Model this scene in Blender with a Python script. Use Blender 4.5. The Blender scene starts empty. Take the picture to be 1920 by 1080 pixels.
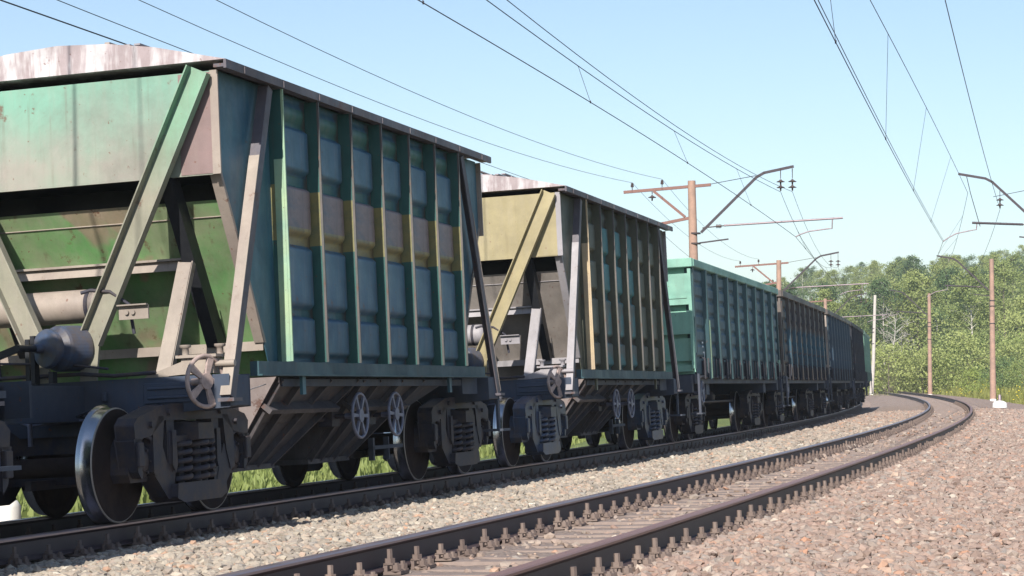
import bpy, math, random
import numpy as np
from mathutils import Vector, Matrix
random.seed(7); rng = np.random.default_rng(11)
PI = math.pi
scn = bpy.context.scene
# ---------------------------------------------------------------- camera, sky, sun, exposure
F_PX, YH, CAMH = 3808.3, 717.49, 0.9207
cam = bpy.data.cameras.new('camera'); camo = bpy.data.objects.new('camera', cam)
scn.collection.objects.link(camo); scn.camera = camo
cam.sensor_width = 36; cam.lens = 36 * F_PX / 1920; cam.clip_start = .1; cam.clip_end = 6000
camo.location = (0, 0, CAMH); camo.rotation_euler = (PI / 2 + math.atan((YH - 540) / F_PX), 0, 0)
SUN_AZ = .274 + PI; SUN_EL = math.radians(36)      # azimuth of the sun itself, clockwise from +Y
wd = bpy.data.worlds.new('World'); scn.world = wd; wd.use_nodes = True
wn = wd.node_tree; bg = wn.nodes['Background']
sky = wn.nodes.new('ShaderNodeTexSky'); sky.sky_type = 'NISHITA'; sky.sun_disc = False
sky.sun_elevation = SUN_EL; sky.sun_rotation = SUN_AZ; sky.air_density = 1.0; sky.dust_density = .5; sky.ozone_density = 1.5
wn.links.new(sky.outputs[0], bg.inputs[0]); bg.inputs[1].default_value = .091
sl = bpy.data.lights.new('sun', 'SUN'); sl.energy = 4.8; sl.angle = math.radians(.5); sl.color = (1, .93, .82)
so = bpy.data.objects.new('sun', sl); scn.collection.objects.link(so); so.location = (-20, -20, 40)
sdir = Vector((math.sin(SUN_AZ) * math.cos(SUN_EL), math.cos(SUN_AZ) * math.cos(SUN_EL), math.sin(SUN_EL)))
so.rotation_euler = sdir.to_track_quat('Z', 'Y').to_euler()
scn.view_settings.view_transform = 'Standard'; scn.view_settings.look = 'None'
scn.view_settings.exposure = .78; scn.view_settings.gamma = 1

# ---------------------------------------------------------------- track geometry
TH, A0, SP, CANT, Z1, Q = .2985, 3.7224, 5.1094, .04947, -.2446, .088
S = np.arange(-60, 420, .25)
kk = np.interp(S, [0, 50, 100, 200], [.00079, .00125, .00092, .000078])
HD = -np.concatenate([[0], np.cumsum(kk[1:] * .25)]); HD += TH - np.interp(0, S, HD)
PX = np.concatenate([[0], np.cumsum(np.sin(HD[:-1]) * .25)]); PY = np.concatenate([[0], np.cumsum(np.cos(HD[:-1]) * .25)])
PX -= np.interp(0, S, PX); PY -= np.interp(0, S, PY); PX -= A0 * math.cos(TH); PY += A0 * math.sin(TH)
ZZ = Q * 1e-4 * np.maximum(S - 60, 0) ** 2 * np.exp(-np.maximum(S - 60, 0) / 150)
def at(s, off, up=0):
    x, y, t, z = [np.interp(s, S, A) for A in (PX, PY, HD, ZZ)]
    return np.stack([x + off * np.cos(t), y - off * np.sin(t), z + up], -1)
def hd(s): return float(np.interp(s, S, HD))
pit = math.atan((YH - 540) / F_PX)
RC = np.array([[1, 0, 0], [0, math.cos(pit), math.sin(pit)], [0, -math.sin(pit), math.cos(pit)]])
def proj(P):
    d = (np.asarray(P) - np.array([0, 0, CAMH])) @ RC.T
    w = np.where(d[..., 1] > .5, d[..., 1], .5)
    return np.stack([960 + F_PX * d[..., 0] / w, 540 - F_PX * d[..., 2] / w], -1), d[..., 1]

# ---------------------------------------------------------------- mesh helpers
class MB:
    def __init__(s): s.v = []; s.f = []; s.sm = []; s.mi = []; s.m = 0
    def add(s, vs, fs, smooth=False):
        n = len(s.v); s.v += [tuple(map(float, p)) for p in vs]
        for f in fs: s.f.append(tuple(i + n for i in f)); s.sm.append(smooth); s.mi.append(s.m)
        return s
    def hexa(s, a, b):   # two quads a (4 pts), b (4 pts)
        return s.add(list(a) + list(b), [(3, 2, 1, 0), (4, 5, 6, 7), (0, 1, 5, 4), (1, 2, 6, 5), (2, 3, 7, 6), (3, 0, 4, 7)])
    def box(s, x0, x1, y0, y1, z0, z1):
        return s.hexa([(x0, y0, z0), (x1, y0, z0), (x1, y1, z0), (x0, y1, z0)], [(x0, y0, z1), (x1, y0, z1), (x1, y1, z1), (x0, y1, z1)])
    def beam(s, p, q, w, h, up=(0, 0, 1), off=(0, 0)):   # w across, h along up
        p = Vector(p); q = Vector(q); d = (q - p).normalized(); r = d.cross(Vector(up)).normalized(); u = r.cross(d)
        o = r * off[0] + u * off[1]
        c = lambda P: [P + o - r * w / 2 - u * h / 2, P + o + r * w / 2 - u * h / 2, P + o + r * w / 2 + u * h / 2, P + o - r * w / 2 + u * h / 2]
        return s.hexa(c(p), c(q))
    def tube(s, pts, r, n=8, closed=False, caps=True):
        pts = [Vector(p) for p in pts]; N = len(pts); rs = r if isinstance(r, (list, tuple)) else [r] * N
        vs = []; ref = None
        for i, p in enumerate(pts):
            a = pts[(i - 1) % N] if (closed or i > 0) else p; b = pts[(i + 1) % N] if (closed or i < N - 1) else p
            d = (b - a).normalized()
            if ref is None: ref = Vector((0, 0, 1)) if abs(d.z) < .9 else Vector((1, 0, 0))
            x = d.cross(ref)
            if x.length < 1e-4: x = d.orthogonal()
            x.normalize(); y = x.cross(d).normalized(); ref = y
            for k in range(n):
                t = 2 * PI * k / n; vs.append(p + (x * math.cos(t) + y * math.sin(t)) * rs[i])
        fs = []
        for i in range(N if closed else N - 1):
            j = (i + 1) % N
            for k in range(n): fs.append((i * n + k, i * n + (k + 1) % n, j * n + (k + 1) % n, j * n + k))
        s.add(vs, fs, n > 4)
        if caps and not closed: s.add([v for v in vs[:n]], [tuple(range(n))]); s.add([v for v in vs[-n:]], [tuple(range(n - 1, -1, -1))])
        return s
    def lathe(s, prof, c, axis='y', n=32, smooth=True, sign=1, caps=True):   # prof: (r, t) along the axis
        vs = []; cx, cy, cz = c
        for r, t in prof:
            for k in range(n):
                a = 2 * PI * k / n; u, w = r * math.cos(a), r * math.sin(a); t_ = t * sign
                vs.append({'y': (cx + u, cy + t_, cz + w), 'x': (cx + t_, cy + u, cz + w), 'z': (cx + u, cy + w, cz + t_)}[axis])
        fs = []
        for i in range(len(prof) - 1):
            for k in range(n): fs.append((i * n + k, i * n + (k + 1) % n, (i + 1) * n + (k + 1) % n, (i + 1) * n + k))
        s.add(vs, fs, smooth)
        if caps: s.add(vs[:n], [tuple(range(n))]); s.add(vs[-n:], [tuple(range(n))])
        return s
    def prism(s, pts, y0, y1, axis='y'):   # polygon in x-z (axis y) or y-z (axis x)
        n = len(pts); g = (lambda p, t: (p[0], t, p[1])) if axis == 'y' else (lambda p, t: (t, p[0], p[1]))
        s.add([g(p, y0) for p in pts] + [g(p, y1) for p in pts],
              [tuple(range(n)), tuple(range(2 * n - 1, n - 1, -1))] + [(i, (i + 1) % n, n + (i + 1) % n, n + i) for i in range(n)]); return s
    def rbox(s, x0, x1, y0, y1, z0, z1, b=.015):   # box with chamfered edges seen from the side
        return s.prism([(x0 + b, z0), (x1 - b, z0), (x1, z0 + b), (x1, z1 - b), (x1 - b, z1), (x0 + b, z1), (x0, z1 - b), (x0, z0 + b)], y0, y1)
    def mesh(s, name):
        me = bpy.data.meshes.new(name); me.from_pydata(s.v, [], s.f)
        me.polygons.foreach_set('use_smooth', s.sm); me.polygons.foreach_set('material_index', s.mi); me.update(); return me
CACHE = {}
def obj(name, mb, mat, parent=None, key=None, loc=None, bevel=0):
    """one mesh object; with key the mesh is built once and shared, the material sits on the object"""
    if key is not None and key in CACHE: me = CACHE[key]
    else:
        if callable(mb): mb = mb()
        me = mb.mesh(name)
        nm = len(mat) if isinstance(mat, (list, tuple)) else (max(mb.mi) + 1 if mb.mi else 1)
        for _ in range(nm): me.materials.append(None)
        if key is not None: CACHE[key] = me
    o = bpy.data.objects.new(name, me); scn.collection.objects.link(o); o.parent = parent
    for i, m in enumerate(mat if isinstance(mat, (list, tuple)) else [mat] * len(me.materials)):
        o.material_slots[i].link = 'OBJECT'; o.material_slots[i].material = m
    if loc is not None: o.location = loc
    if bevel:
        b = o.modifiers.new('bevel', 'BEVEL'); b.width = bevel; b.segments = 1; b.limit_method = 'ANGLE'
    return o
def tag(o, label=None, cat=None, group=None, kind=None):
    for k, v in (('label', label), ('category', cat), ('group', group), ('kind', kind)):
        if v: o[k] = v
    return o
def empty(name, M=None, parent=None):
    o = bpy.data.objects.new(name, None); scn.collection.objects.link(o); o.parent = parent; o.empty_display_size = .3
    if M is not None: o.matrix_local = M
    return o

# ---------------------------------------------------------------- materials
class NT:
    def __init__(s, name):
        s.m = bpy.data.materials.new(name); s.m.use_nodes = True; s.t = s.m.node_tree; s.b = s.t.nodes['Principled BSDF']
    def n(s, ty, **kw):
        x = s.t.nodes.new('ShaderNode' + ty)
        for k, v in kw.items():
            if k in x.inputs: x.inputs[k].default_value = v
            else: setattr(x, k, v)
        return x
    def l(s, a, b): s.t.links.new(a, b)
    def mix(s, f, a, b, mode='MIX'):
        x = s.t.nodes.new('ShaderNodeMix'); x.data_type = 'RGBA'; x.blend_type = mode
        for sock, v in ((x.inputs[0], f), (x.inputs[6], a), (x.inputs[7], b)):
            if isinstance(v, bpy.types.NodeSocket): s.l(v, sock)
            else: sock.default_value = v if not isinstance(v, tuple) else (*v[:3], 1)
        return x.outputs[2]
    def ramp(s, f, pts, interp='LINEAR'):
        r = s.t.nodes.new('ShaderNodeValToRGB'); r.color_ramp.interpolation = interp; s.l(f, r.inputs[0])
        e = r.color_ramp.elements
        while len(e) < len(pts): e.new(.5)
        for el, (p, c) in zip(e, pts):
            el.position = p; el.color = (*c, 1) if isinstance(c, tuple) else (c, c, c, 1)
        return r.outputs[0]
    def math(s, op, a, b=0., c=None, clamp=False):
        x = s.t.nodes.new('ShaderNodeMath'); x.operation = op; x.use_clamp = clamp
        for i, v in enumerate((a, b) if c is None else (a, b, c)):
            if isinstance(v, bpy.types.NodeSocket): s.l(v, x.inputs[i])
            else: x.inputs[i].default_value = v
        return x.outputs[0]
    def coord(s, scale=(1, 1, 1), which='Object'):
        c = s.n('TexCoord'); m = s.n('Mapping'); m.inputs['Scale'].default_value = scale; s.l(c.outputs[which], m.inputs[0]); return m.outputs[0]
    def noise(s, v, sc, det=5, rough=.6, dist=0):
        x = s.n('TexNoise'); x.inputs['Scale'].default_value = sc; x.inputs['Detail'].default_value = det
        x.inputs['Roughness'].default_value = rough; x.inputs['Distortion'].default_value = dist; s.l(v, x.inputs['Vector']); return x.outputs[0]
    def bump(s, h, st=.3, d=.01):
        x = s.n('Bump'); x.inputs['Strength'].default_value = st; x.inputs['Distance'].default_value = d; s.l(h, x.inputs['Height']); s.l(x.outputs[0], s.b.inputs['Normal'])
    def col(s, c): 
        if isinstance(c, tuple): s.b.inputs['Base Color'].default_value = (*c, 1)
        else: s.l(c, s.b.inputs['Base Color'])
    def set(s, **kw):
        for k, v in kw.items(): s.b.inputs[k.replace('_', ' ')].default_value = v
        return s.m
RUST = (.13, .055, .035)
def paint(name, c1, c2=None, rust=.35, dust=.25, rough=.5, dr=(.45, .8), sxy=5, edge=0, band=None, top=None, streak=1, dustc=(.33, .29, .26), patches=None):
    """weathered painted steel: two tones, streaks down the plate, rust spots, dust; band/top are paint bands by height in wagon space"""
    k = NT(name); c2 = c2 or tuple(x * .75 for x in c1)
    v = k.coord(); vs = k.coord((sxy, sxy, .45))
    n1 = k.noise(v, 1.3, 6, .65); c = k.mix(k.ramp(n1, [(.38, 0.), (.62, 1.)]), c1, c2)
    if top:    # (z0, z1, colour): colour blends in above z
        sx = k.n('SeparateXYZ'); k.l(v, sx.inputs[0])
        zz = k.math('ADD', sx.outputs[2], k.math('MULTIPLY', k.math('SUBTRACT', n1, .5), .7))
        f = k.n('MapRange'); f.inputs[1].default_value = top[0]; f.inputs[2].default_value = top[1]; k.l(zz, f.inputs[0]); c = k.mix(f.outputs[0], c, top[2])
    if band:
        sx = k.n('SeparateXYZ'); k.l(v, sx.inputs[0])
        for z0, z1, bc in band:
            f = k.math('MULTIPLY', k.math('GREATER_THAN', sx.outputs[2], z0), k.math('LESS_THAN', sx.outputs[2], z1))
            pm = k.ramp(k.noise(k.coord((1.2, 1.2, 2.2)), 1.6, 7, .72), [(.33, .4), (.5, 1.)])
            c = k.mix(k.math('MULTIPLY', k.math('MULTIPLY', f, pm), .85), c, bc)
    if patches:  # repainted or bare areas with ragged outline
        pn = k.noise(k.coord((1, 1, 1)), .9, 4, .5, .4); c = k.mix(k.ramp(pn, [(.55, 0.), (.58, .9)]), c, patches)
    st = k.noise(vs, 1.0, 5, .7); c = k.mix(k.math('MULTIPLY', k.ramp(st, [(.5, 0.), (.75, 1.)]), .45 * streak), c, tuple(x * .5 + .03 for x in c1))
    c = k.mix(k.math('MULTIPLY', k.ramp(k.noise(vs, 2.3, 4, .7), [(dr[0], 0.), (dr[1], 1.)]), dust), c, dustc)
    rn = k.noise(v, 4.5, 8, .72); rm = k.ramp(rn, [(.68 - rust * .22, 0.), (.72 - rust * .18, 1.)])
    c = k.mix(k.math('MULTIPLY', rm, .8), c, RUST)
    run = k.noise(k.coord((11, 11, .7)), 1.0, 3, .6)          # thin rust runs down the plate
    c = k.mix(k.math('MULTIPLY', k.math('MULTIPLY', k.ramp(run, [(.60, 0.), (.72, 1.)]), k.ramp(n1, [(.4, 0.), (.6, 1.)])), .25 + rust), c, (.12, .07, .05))
    gr = k.noise(k.coord((1, 1, 1)), .55, 9, .75, .3)          # broad soot and dirt
    c = k.mix(k.math('MULTIPLY', k.ramp(gr, [(.42, 0.), (.66, 1.)]), .55), c, tuple(x * .38 + .014 for x in c1))
    if edge:   # rust and dirt creeping in from the posts at both sides of a bay
        sx = k.n('SeparateXYZ'); k.l(v, sx.inputs[0]); ax = k.math('ABSOLUTE', sx.outputs[0])
        f = k.math('ADD', ax, k.math('MULTIPLY', k.math('SUBTRACT', k.noise(k.coord((3, 3, 1.6)), 2.2, 7, .75), .5), .34))
        c = k.mix(k.math('MULTIPLY', k.ramp(f, [(.29, 0.), (.40, 1.)]), edge), c, (.075, .045, .035))
    ch = k.noise(v, 22, 3, .55); c = k.mix(k.math('MULTIPLY', k.ramp(ch, [(.70, 0.), (.72, 1.)]), .7), c, RUST)
    k.col(c); k.l(k.ramp(gr, [(.3, rough - .08), (.7, min(.95, rough + .2))]), k.b.inputs['Roughness'])
    wv = k.noise(k.coord((1.6, 1.6, 1.1)), 1.4, 2, .5); hh = k.math('ADD', k.math('MULTIPLY', k.noise(v, 14, 5, .7), .25), k.math('MULTIPLY', wv, 8.))
    k.bump(hh, .45, .008); k.b.inputs['Specular IOR Level'].default_value = .35 if max(c1) > .07 else .1; return k.m
def metal(name, c, rough=.5, met=.0, var=.4, sc=8, dirt=None):
    k = NT(name); v = k.coord(); n = k.noise(v, sc, 6, .7)
    cc = k.mix(k.ramp(n, [(.35, 0.), (.7, 1.)]), c, tuple(x * (1 - var) + .015 for x in c))
    if dirt: cc = k.mix(k.ramp(k.noise(v, 2.7, 8, .75), [(.44, 0.), (.62, .8)]), cc, dirt)
    k.col(cc); k.set(Roughness=rough, Metallic=met); k.b.inputs['Specular IOR Level'].default_value = (.02 if name == 'wheel_disc' else .15) if max(c) < .12 else .35
    k.bump(k.noise(v, sc * 4, 4, .7), .3, .004); return k.m
M = {}
M['teal'] = paint('teal_paint', (.032, .105, .165), (.045, .14, .18), rust=.12, dust=.18, rough=.42)
M['teal_band'] = paint('teal_banded', (.032, .105, .185), (.04, .13, .19), rust=.26, dust=.26, streak=1.4, edge=.75, rough=.42,
    band=[(2.60, 2.99, (.25, .165, .155)), (2.44, 2.60, (.34, .26, .09)), (3.57, 3.75, (.03, .13, .08)), (3.0, 3.10, (.03, .12, .09)), (1.76, 1.83, (.03, .11, .11))])
M['post_band'] = paint('green_post', (.022, .085, .085), (.03, .11, .10), rust=.12, dust=.1, rough=.45, band=[(2.45, 2.97, (.25, .21, .08))])
M['post_edge'] = paint('sunlit_post_green', (.32, .45, .28), (.22, .38, .3), rust=.2, dust=.3)  # pale copy of the post green, sunlight put into the colour
M['mint'] = paint('mint_paint', (.28, .26, .235), (.225, .27, .22), rust=.2, dust=.3, top=(3.1, 3.8, (.17, .34, .27)), streak=.5)
M['mauve'] = paint('mauve_primer', (.24, .16, .16), (.20, .145, .145), rust=.2, dust=.2, patches=(.25, .40, .32), streak=.4)
M['green_slope'] = paint('green_slope_paint', (.13, .30, .11), (.21, .26, .15), rust=.36, dust=.25, patches=(.27, .20, .15), streak=.5)
M['beige'] = paint('dusty_beige', (.32, .275, .24), (.26, .215, .195), rust=.2, dust=.4)
M['cream_green'] = paint('pale_green_strut', (.26, .26, .20), (.24, .225, .19), rust=.2, dust=.3, top=(2.8, 3.5, (.17, .32, .23)))
M['roof_w'] = paint('stained_roof', (.38, .32, .34), (.29, .235, .245), rust=.25, dust=.8, dustc=(.62, .60, .63), rough=.75, dr=(.47, .60), sxy=2.2)
M['edge_dark'] = paint('dark_edge', (.09, .085, .11), (.12, .10, .11), rust=.4, dust=.25)
M['frame'] = paint('dark_frame', (.045, .065, .11), (.055, .06, .08), rust=.2, dust=.3, dustc=(.10, .10, .12), rough=.6)
M['chute'] = paint('shaded_chute_steel', (.075, .068, .075), (.05, .046, .058), rust=.3, dust=.4, dustc=(.17, .155, .16), rough=.65)  # darkened copy of the hopper steel: shade under the body is in the colour
M['plate'] = paint('sunlit_hopper_plate', (.33, .28, .28), (.25, .21, .21), rust=.3, dust=.5, dustc=(.42, .38, .38), rough=.65)  # paler copy for the end plate, with its sunlight put into the colour
M['cast'] = metal('cast_iron', (.042, .043, .062), .55, 0, .4, 10, (.085, .064, .055))
M['bogie_blue'] = metal('painted_casting', (.05, .075, .135), .45, 0, .4, 10, (.085, .07, .066))
M['disc'] = metal('wheel_disc', (.03, .022, .022), .7, 0, .3, 6, (.05, .035, .03))
M['tread'] = metal('wheel_tread', (.42, .44, .47), .22, 1, .15, 3)
M['rimring'] = metal('wheel_rim_edge', (.30, .27, .25), .5, .3, .3, 12)
M['black'] = metal('black_enamel_and_shade', (.02, .022, .028), .35, 0, .3, 8)  # enamel on the push rod, painted shade in the end recess
M['handwheel'] = metal('worn_handwheel', (.40, .31, .29), .55, 0, .5, 9)
M['handblue'] = metal('grey_handwheel', (.16, .17, .24), .5, 0, .4, 9)
M['worn'] = paint('worn_sunlit_edge', (.11, .095, .095), (.06, .075, .075), rust=.4, dust=.2)  # worn metal, paled to carry the grazing sun along the post edges
# second hopper
M['yel'] = paint('ochre_yellow', (.35, .30, .17), (.29, .25, .15), rust=.12, dust=.25, streak=.5)
M['grey_slope'] = paint('grey_slope_paint', (.27, .245, .23), (.21, .19, .18), rust=.25, dust=.4)
M['brown_side'] = paint('brown_grey_side', (.070, .080, .062), (.11, .11, .075), rust=.25, dust=.3, dustc=(.2, .18, .17))
M['turq_bay'] = paint('turquoise_patch', (.03, .18, .21), (.05, .16, .17), rust=.3, dust=.25, dustc=(.17, .15, .14), patches=(.10, .09, .08), edge=.7)
M['yel_edge'] = paint('cream_edge', (.48, .38, .24), (.42, .33, .24), rust=.2, dust=.2)
M['lav'] = paint('pale_grey_strut', (.31, .295, .325), (.26, .25, .275), rust=.15, dust=.3)
# gondolas
M['g_teal'] = paint('gondola_teal_lit', (.22, .42, .34), (.17, .36, .30), rust=.12, dust=.2, dustc=(.2, .25, .25))  # lit copy of the teal, brightened for the sun-facing end
M['g_tealside'] = paint('gondola_teal_shaded', (.032, .082, .12), (.04, .10, .13), rust=.14, dust=.3, dustc=(.16, .18, .22))  # same teal paint as the end, darkened so the colour holds the shade
M['g_postteal'] = paint('gondola_post_teal', (.020, .058, .072), (.03, .075, .085), rust=.2, dust=.2, dustc=(.08, .10, .11))
M['g_brown'] = paint('gondola_brown', (.085, .075, .075), (.13, .105, .095), rust=.4, dust=.35, dustc=(.25, .22, .2))
M['g_brownside'] = paint('gondola_brown_side', (.055, .055, .065), (.09, .072, .062), rust=.3, dust=.3, dustc=(.10, .095, .10), patches=(.035, .09, .13))
M['g_blue'] = paint('gondola_blue', (.032, .065, .105), (.03, .052, .078), rust=.2, dust=.3, dustc=(.08, .09, .11))
M['g_green'] = paint('gondola_green', (.16, .32, .24), (.20, .34, .27), rust=.2, dust=.4)
M['g_dark'] = paint('gondola_dark', (.032, .038, .055), (.038, .036, .045), rust=.3, dust=.3, dustc=(.14, .13, .13))
M['white'] = metal('white_paint', (.75, .75, .74), .6, 0, .12, 5)
def conc(name, c, c2, sc=3.):
    k = NT(name); v = k.coord(); n = k.noise(v, sc, 8, .7)
    k.col(k.mix(k.ramp(n, [(.35, 0.), (.68, 1.)]), c, c2)); k.set(Roughness=.85); k.bump(k.noise(v, 30, 5, .7), .4, .006); return k.m
M['pole'] = conc('pole_concrete', (.38, .24, .185), (.22, .15, .125), 1.6); M['pole_grey'] = conc('pale_concrete', (.48, .44, .42), (.38, .35, .33))
M['sleeper'] = conc('sleeper_concrete', (.235, .185, .165), (.165, .128, .115), 6)
M['steel_arm'] = metal('rusty_arm', (.20, .10, .085), .6, 0, .3); M['arm_dark'] = metal('dark_arm', (.06, .05, .06), .5, .3, .3)
M['galv'] = metal('weathered_tube', (.30, .24, .27), .5, .3, .3); M['wire'] = metal('copper_wire', (.035, .03, .04), .5, .5, .2)
M['insul'] = metal('insulator_glaze', (.07, .05, .05), .25, 0, .2)
# rails
k = NT('rail_steel'); v = k.coord(which='Object'); n = k.noise(v, 6, 6, .7)
k.col(k.mix(n, (.038, .025, .030), (.06, .04, .042))); k.set(Roughness=.6); k.bump(k.noise(v, 60, 4), .2, .003); M['rail'] = k.m
k = NT('rail_top'); v = k.coord((1, 1, 1)); n = k.noise(v, 3, 5, .6)
k.col(k.mix(n, (.30, .23, .24), (.40, .33, .34))); k.b.inputs['Metallic'].default_value = .85; k.l(k.ramp(n, [(.3, .34), (.7, .5)]), k.b.inputs['Roughness']); M['railtop'] = k.m
k = NT('rail_top_worn'); v = k.coord(); n = k.noise(v, 3, 5, .6)
k.col(k.mix(n, (.22, .12, .10), (.28, .17, .15))); k.b.inputs['Metallic'].default_value = .4; k.set(Roughness=.5); M['railtop2'] = k.m
k = NT('fastening_steel'); v = k.coord(); oi = k.n('ObjectInfo'); k.col(k.mix(oi.outputs['Random'], k.mix(k.noise(v, 25, 5), (.085, .06, .053), (.145, .11, .10)), k.mix(k.noise(v, 25, 5), (.15, .10, .08), (.20, .165, .15)))); k.set(Roughness=.75); M['fast'] = k.m
# ballast
STB = [(0, (.168, .118, .098)), (.16, (.247, .186, .154)), (.34, (.307, .221, .183)), (.5, (.223, .186, .164)), (.64, (.327, .266, .225)), (.78, (.267, .172, .136)), (.9, (.223, .207, .192)), (.955, (.377, .197, .122)), (.985, (.415, .365, .309))]
STG = [(0, (.168, .152, .129)), (.16, (.274, .247, .206)), (.34, (.348, .304, .253)), (.5, (.232, .221, .196)), (.64, (.389, .352, .289)), (.78, (.306, .231, .181)), (.9, (.263, .257, .237)), (.965, (.422, .252, .165)), (.985, (.484, .451, .392))]
def stones(k, f, interp): # the attribute zone: 0 brown-pink bank, 1 grey-beige strip between the tracks, .5 dusty track bed
    z = k.n('Attribute'); z.attribute_name = 'zone'; c = k.mix(z.outputs['Fac'], k.ramp(f, STB, interp), k.ramp(f, STG, interp)); return c, z.outputs['Fac']
k = NT('ballast_bed'); v = k.coord()
vo = k.n('TexVoronoi'); vo.inputs['Scale'].default_value = 26; k.l(v, vo.inputs['Vector'])
sx = k.n('SeparateColor'); k.l(vo.outputs['Color'], sx.inputs[0])
c, zf = stones(k, sx.outputs[0], 'CONSTANT'); c = k.mix(k.math('MULTIPLY', k.noise(v, 1.2, 6), .5), c, (.22, .155, .13))
d_ = k.n('Attribute'); d_.attribute_name = 'dust'; c = k.mix(k.math('MULTIPLY', d_.outputs['Fac'], .8), c, k.mix(k.noise(v, 5, 8, .7), (.13, .10, .09), (.26, .205, .18)))
k.col(c); k.set(Roughness=.9); k.bump(vo.outputs['Distance'], .8, .025); bn = [x for x in k.t.nodes if x.type == 'BUMP'][0]; bn.invert = True; M['ballast'] = k.m
k = NT('ballast_stone'); a = k.n('Attribute'); a.attribute_name = 'stone'; v = k.coord()
c, zf = stones(k, a.outputs['Fac'], 'LINEAR'); c = k.mix(k.math('MULTIPLY', k.noise(v, .8, 5), .3), c, (.24, .17, .145)); k.col(c); k.set(Roughness=.85); k.bump(k.noise(v, 70, 4), .5, .004); M['stone'] = k.m
k = NT('soil_grass'); v = k.coord(); n = k.noise(v, .25, 9, .7)
c = k.ramp(n, [(.3, (.06, .10, .03)), (.5, (.11, .15, .04)), (.7, (.17, .17, .06))]); k.col(c); k.set(Roughness=.95); k.bump(k.noise(v, 6, 6), .8, .1); M['ground'] = k.m
def leafmat(name, c1, c2, trans=.35):
    k = NT(name); oi = k.n('ObjectInfo'); v = k.coord()
    a = k.math('ADD', k.math('MULTIPLY', oi.outputs['Random'], .55), k.math('MULTIPLY', k.noise(v, .7, 3), .7)); c = k.mix(k.ramp(a, [(.25, 0.), (.85, 1.)]), c1, c2)
    k.col(c); k.set(Roughness=.6); k.b.inputs['Specular IOR Level'].default_value = .25
    tr = k.n('BsdfTranslucent'); k.l(c, tr.inputs[0]); ms = k.n('MixShader'); ms.inputs[0].default_value = trans
    k.l(k.b.outputs[0], ms.inputs[1]); k.l(tr.outputs[0], ms.inputs[2]); k.l(ms.outputs[0], k.t.nodes['Material Output'].inputs[0]); return k.m
M['leaf'] = leafmat('birch_leaves', (.17, .225, .075), (.34, .385, .14)); M['leafd'] = leafmat('dark_leaves', (.07, .12, .05), (.15, .22, .09))
M['leafb'] = leafmat('bright_bush', (.22, .30, .08), (.32, .38, .11))
M['leafw'] = leafmat('weeds', (.12, .19, .045), (.27, .31, .11)); M['grass'] = leafmat('tall_grass', (.17, .22, .05), (.28, .27, .09), .3); M['yflower'] = metal('yellow_flower', (.70, .55, .04), .7, 0, .2)
k = NT('birch_bark'); v = k.coord((3, 3, 12)); k.col(k.mix(k.ramp(k.noise(v, 1.2, 4), [(.55, 0.), (.62, 1.)]), (.50, .47, .43), (.08, .07, .06))); k.set(Roughness=.8); M['bark'] = k.m
M['barkd'] = metal('grey_bark', (.16, .13, .11), .85, 0, .4, 4)

# ---------------------------------------------------------------- rolling stock: shared pieces
def wheel_mb(side):   # side -1: near (right) wheel, outer face towards -y
    b = MB(); o = side  # outward direction
    T = lambda t: t * o
    b.m = 0; b.lathe([(.02, .16), (.10, .155), (.135, .15), (.15, .10), (.30, .045), (.405, .06), (.425, .070), (.466, .071)], (0, 0, 0), 'y', 48, sign=o, caps=False)
    b.lathe([(.10, -.03), (.14, -.05), (.28, -.02), (.42, -.045)], (0, 0, 0), 'y', 48, sign=o, caps=False)
    b.m = 1; b.lathe([(.478, .062), (.4785, -.03), (.486, -.036), (.500, -.046), (.508, -.056)], (0, 0, 0), 'y', 64, sign=o, caps=False)
    b.m = 2; b.lathe([(.466, .0711), (.471, .072), (.478, .0625)], (0, 0, 0), 'y', 64, sign=o, caps=False)
    b.m = 0; b.lathe([(.508, -.056), (.503, -.068), (.42, -.068), (.42, -.045)], (0, 0, 0), 'y', 48, sign=o, caps=False)
    return b
def axle_mb():
    return MB().lathe([(.07, -1.1), (.07, -.95), (.1, -.9), (.1, -.7), (.083, -.65), (.083, .65), (.1, .7), (.1, .9), (.07, .95), (.07, 1.1)], (0, 0, 0), 'y', 20)
def sideframe_mb():
    b = MB(); y0, y1 = -.09, .09
    def seg(pts, w=.0, ya=y0, yb=y1): b.prism(pts, ya, yb)
    # top chord, arched ends, pedestals
    seg([(-1.13, .66), (-1.15, .80), (-1.08, .86), (-.60, .955), (-.45, .965), (.45, .965), (.60, .955), (1.08, .86), (1.15, .80), (1.13, .66), (1.0, .70), (.84, .72), (.62, .84), (-.62, .84), (-.84, .72), (-1.0, .70)])
    for s in (-1, 1):
        P = lambda L: [(s * x, z) for x, z in (L if s > 0 else L[::-1])]
        seg(P([(1.16, .68), (1.10, .42), (1.04, .36), (1.04, .68)]))            # outer pedestal leg
        seg(P([(.81, .72), (.81, .40), (.74, .38), (.66, .55), (.60, .86), (.70, .86)]))   # inner pedestal leg
        seg(P([(.78, .52), (.78, .38), (.54, .18), (.44, .18), (.46, .30), (.62, .60)]), ya=-.08, yb=.08)   # lower diagonal
        seg(P([(.52, .30), (.41, .30), (.38, .42), (.39, .86), (.52, .86)]), ya=-.075, yb=.075)        # column
        b.prism(P([(.49, .46), (.44, .40), (.41, .46), (.42, .74), (.48, .74)]), -.11, -.075)
        b.box(s * 1.09 - .05, s * 1.09 + .05, -.12, -.085, .46, .66)
        for px, pz in ((.86, .80), (.52, .90)): b.lathe([(.028, 0), (.028, .03)], (s * px, -.088, pz), 'y', 10, sign=-1)
    b.prism([(-.50, .18), (-.48, .29), (.48, .29), (.50, .18), (.38, .14), (-.38, .14)], -.15, .12)    # spring seat
    b.box(-.40, .40, -.10, .1, .64, .70)
    return b
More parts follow.
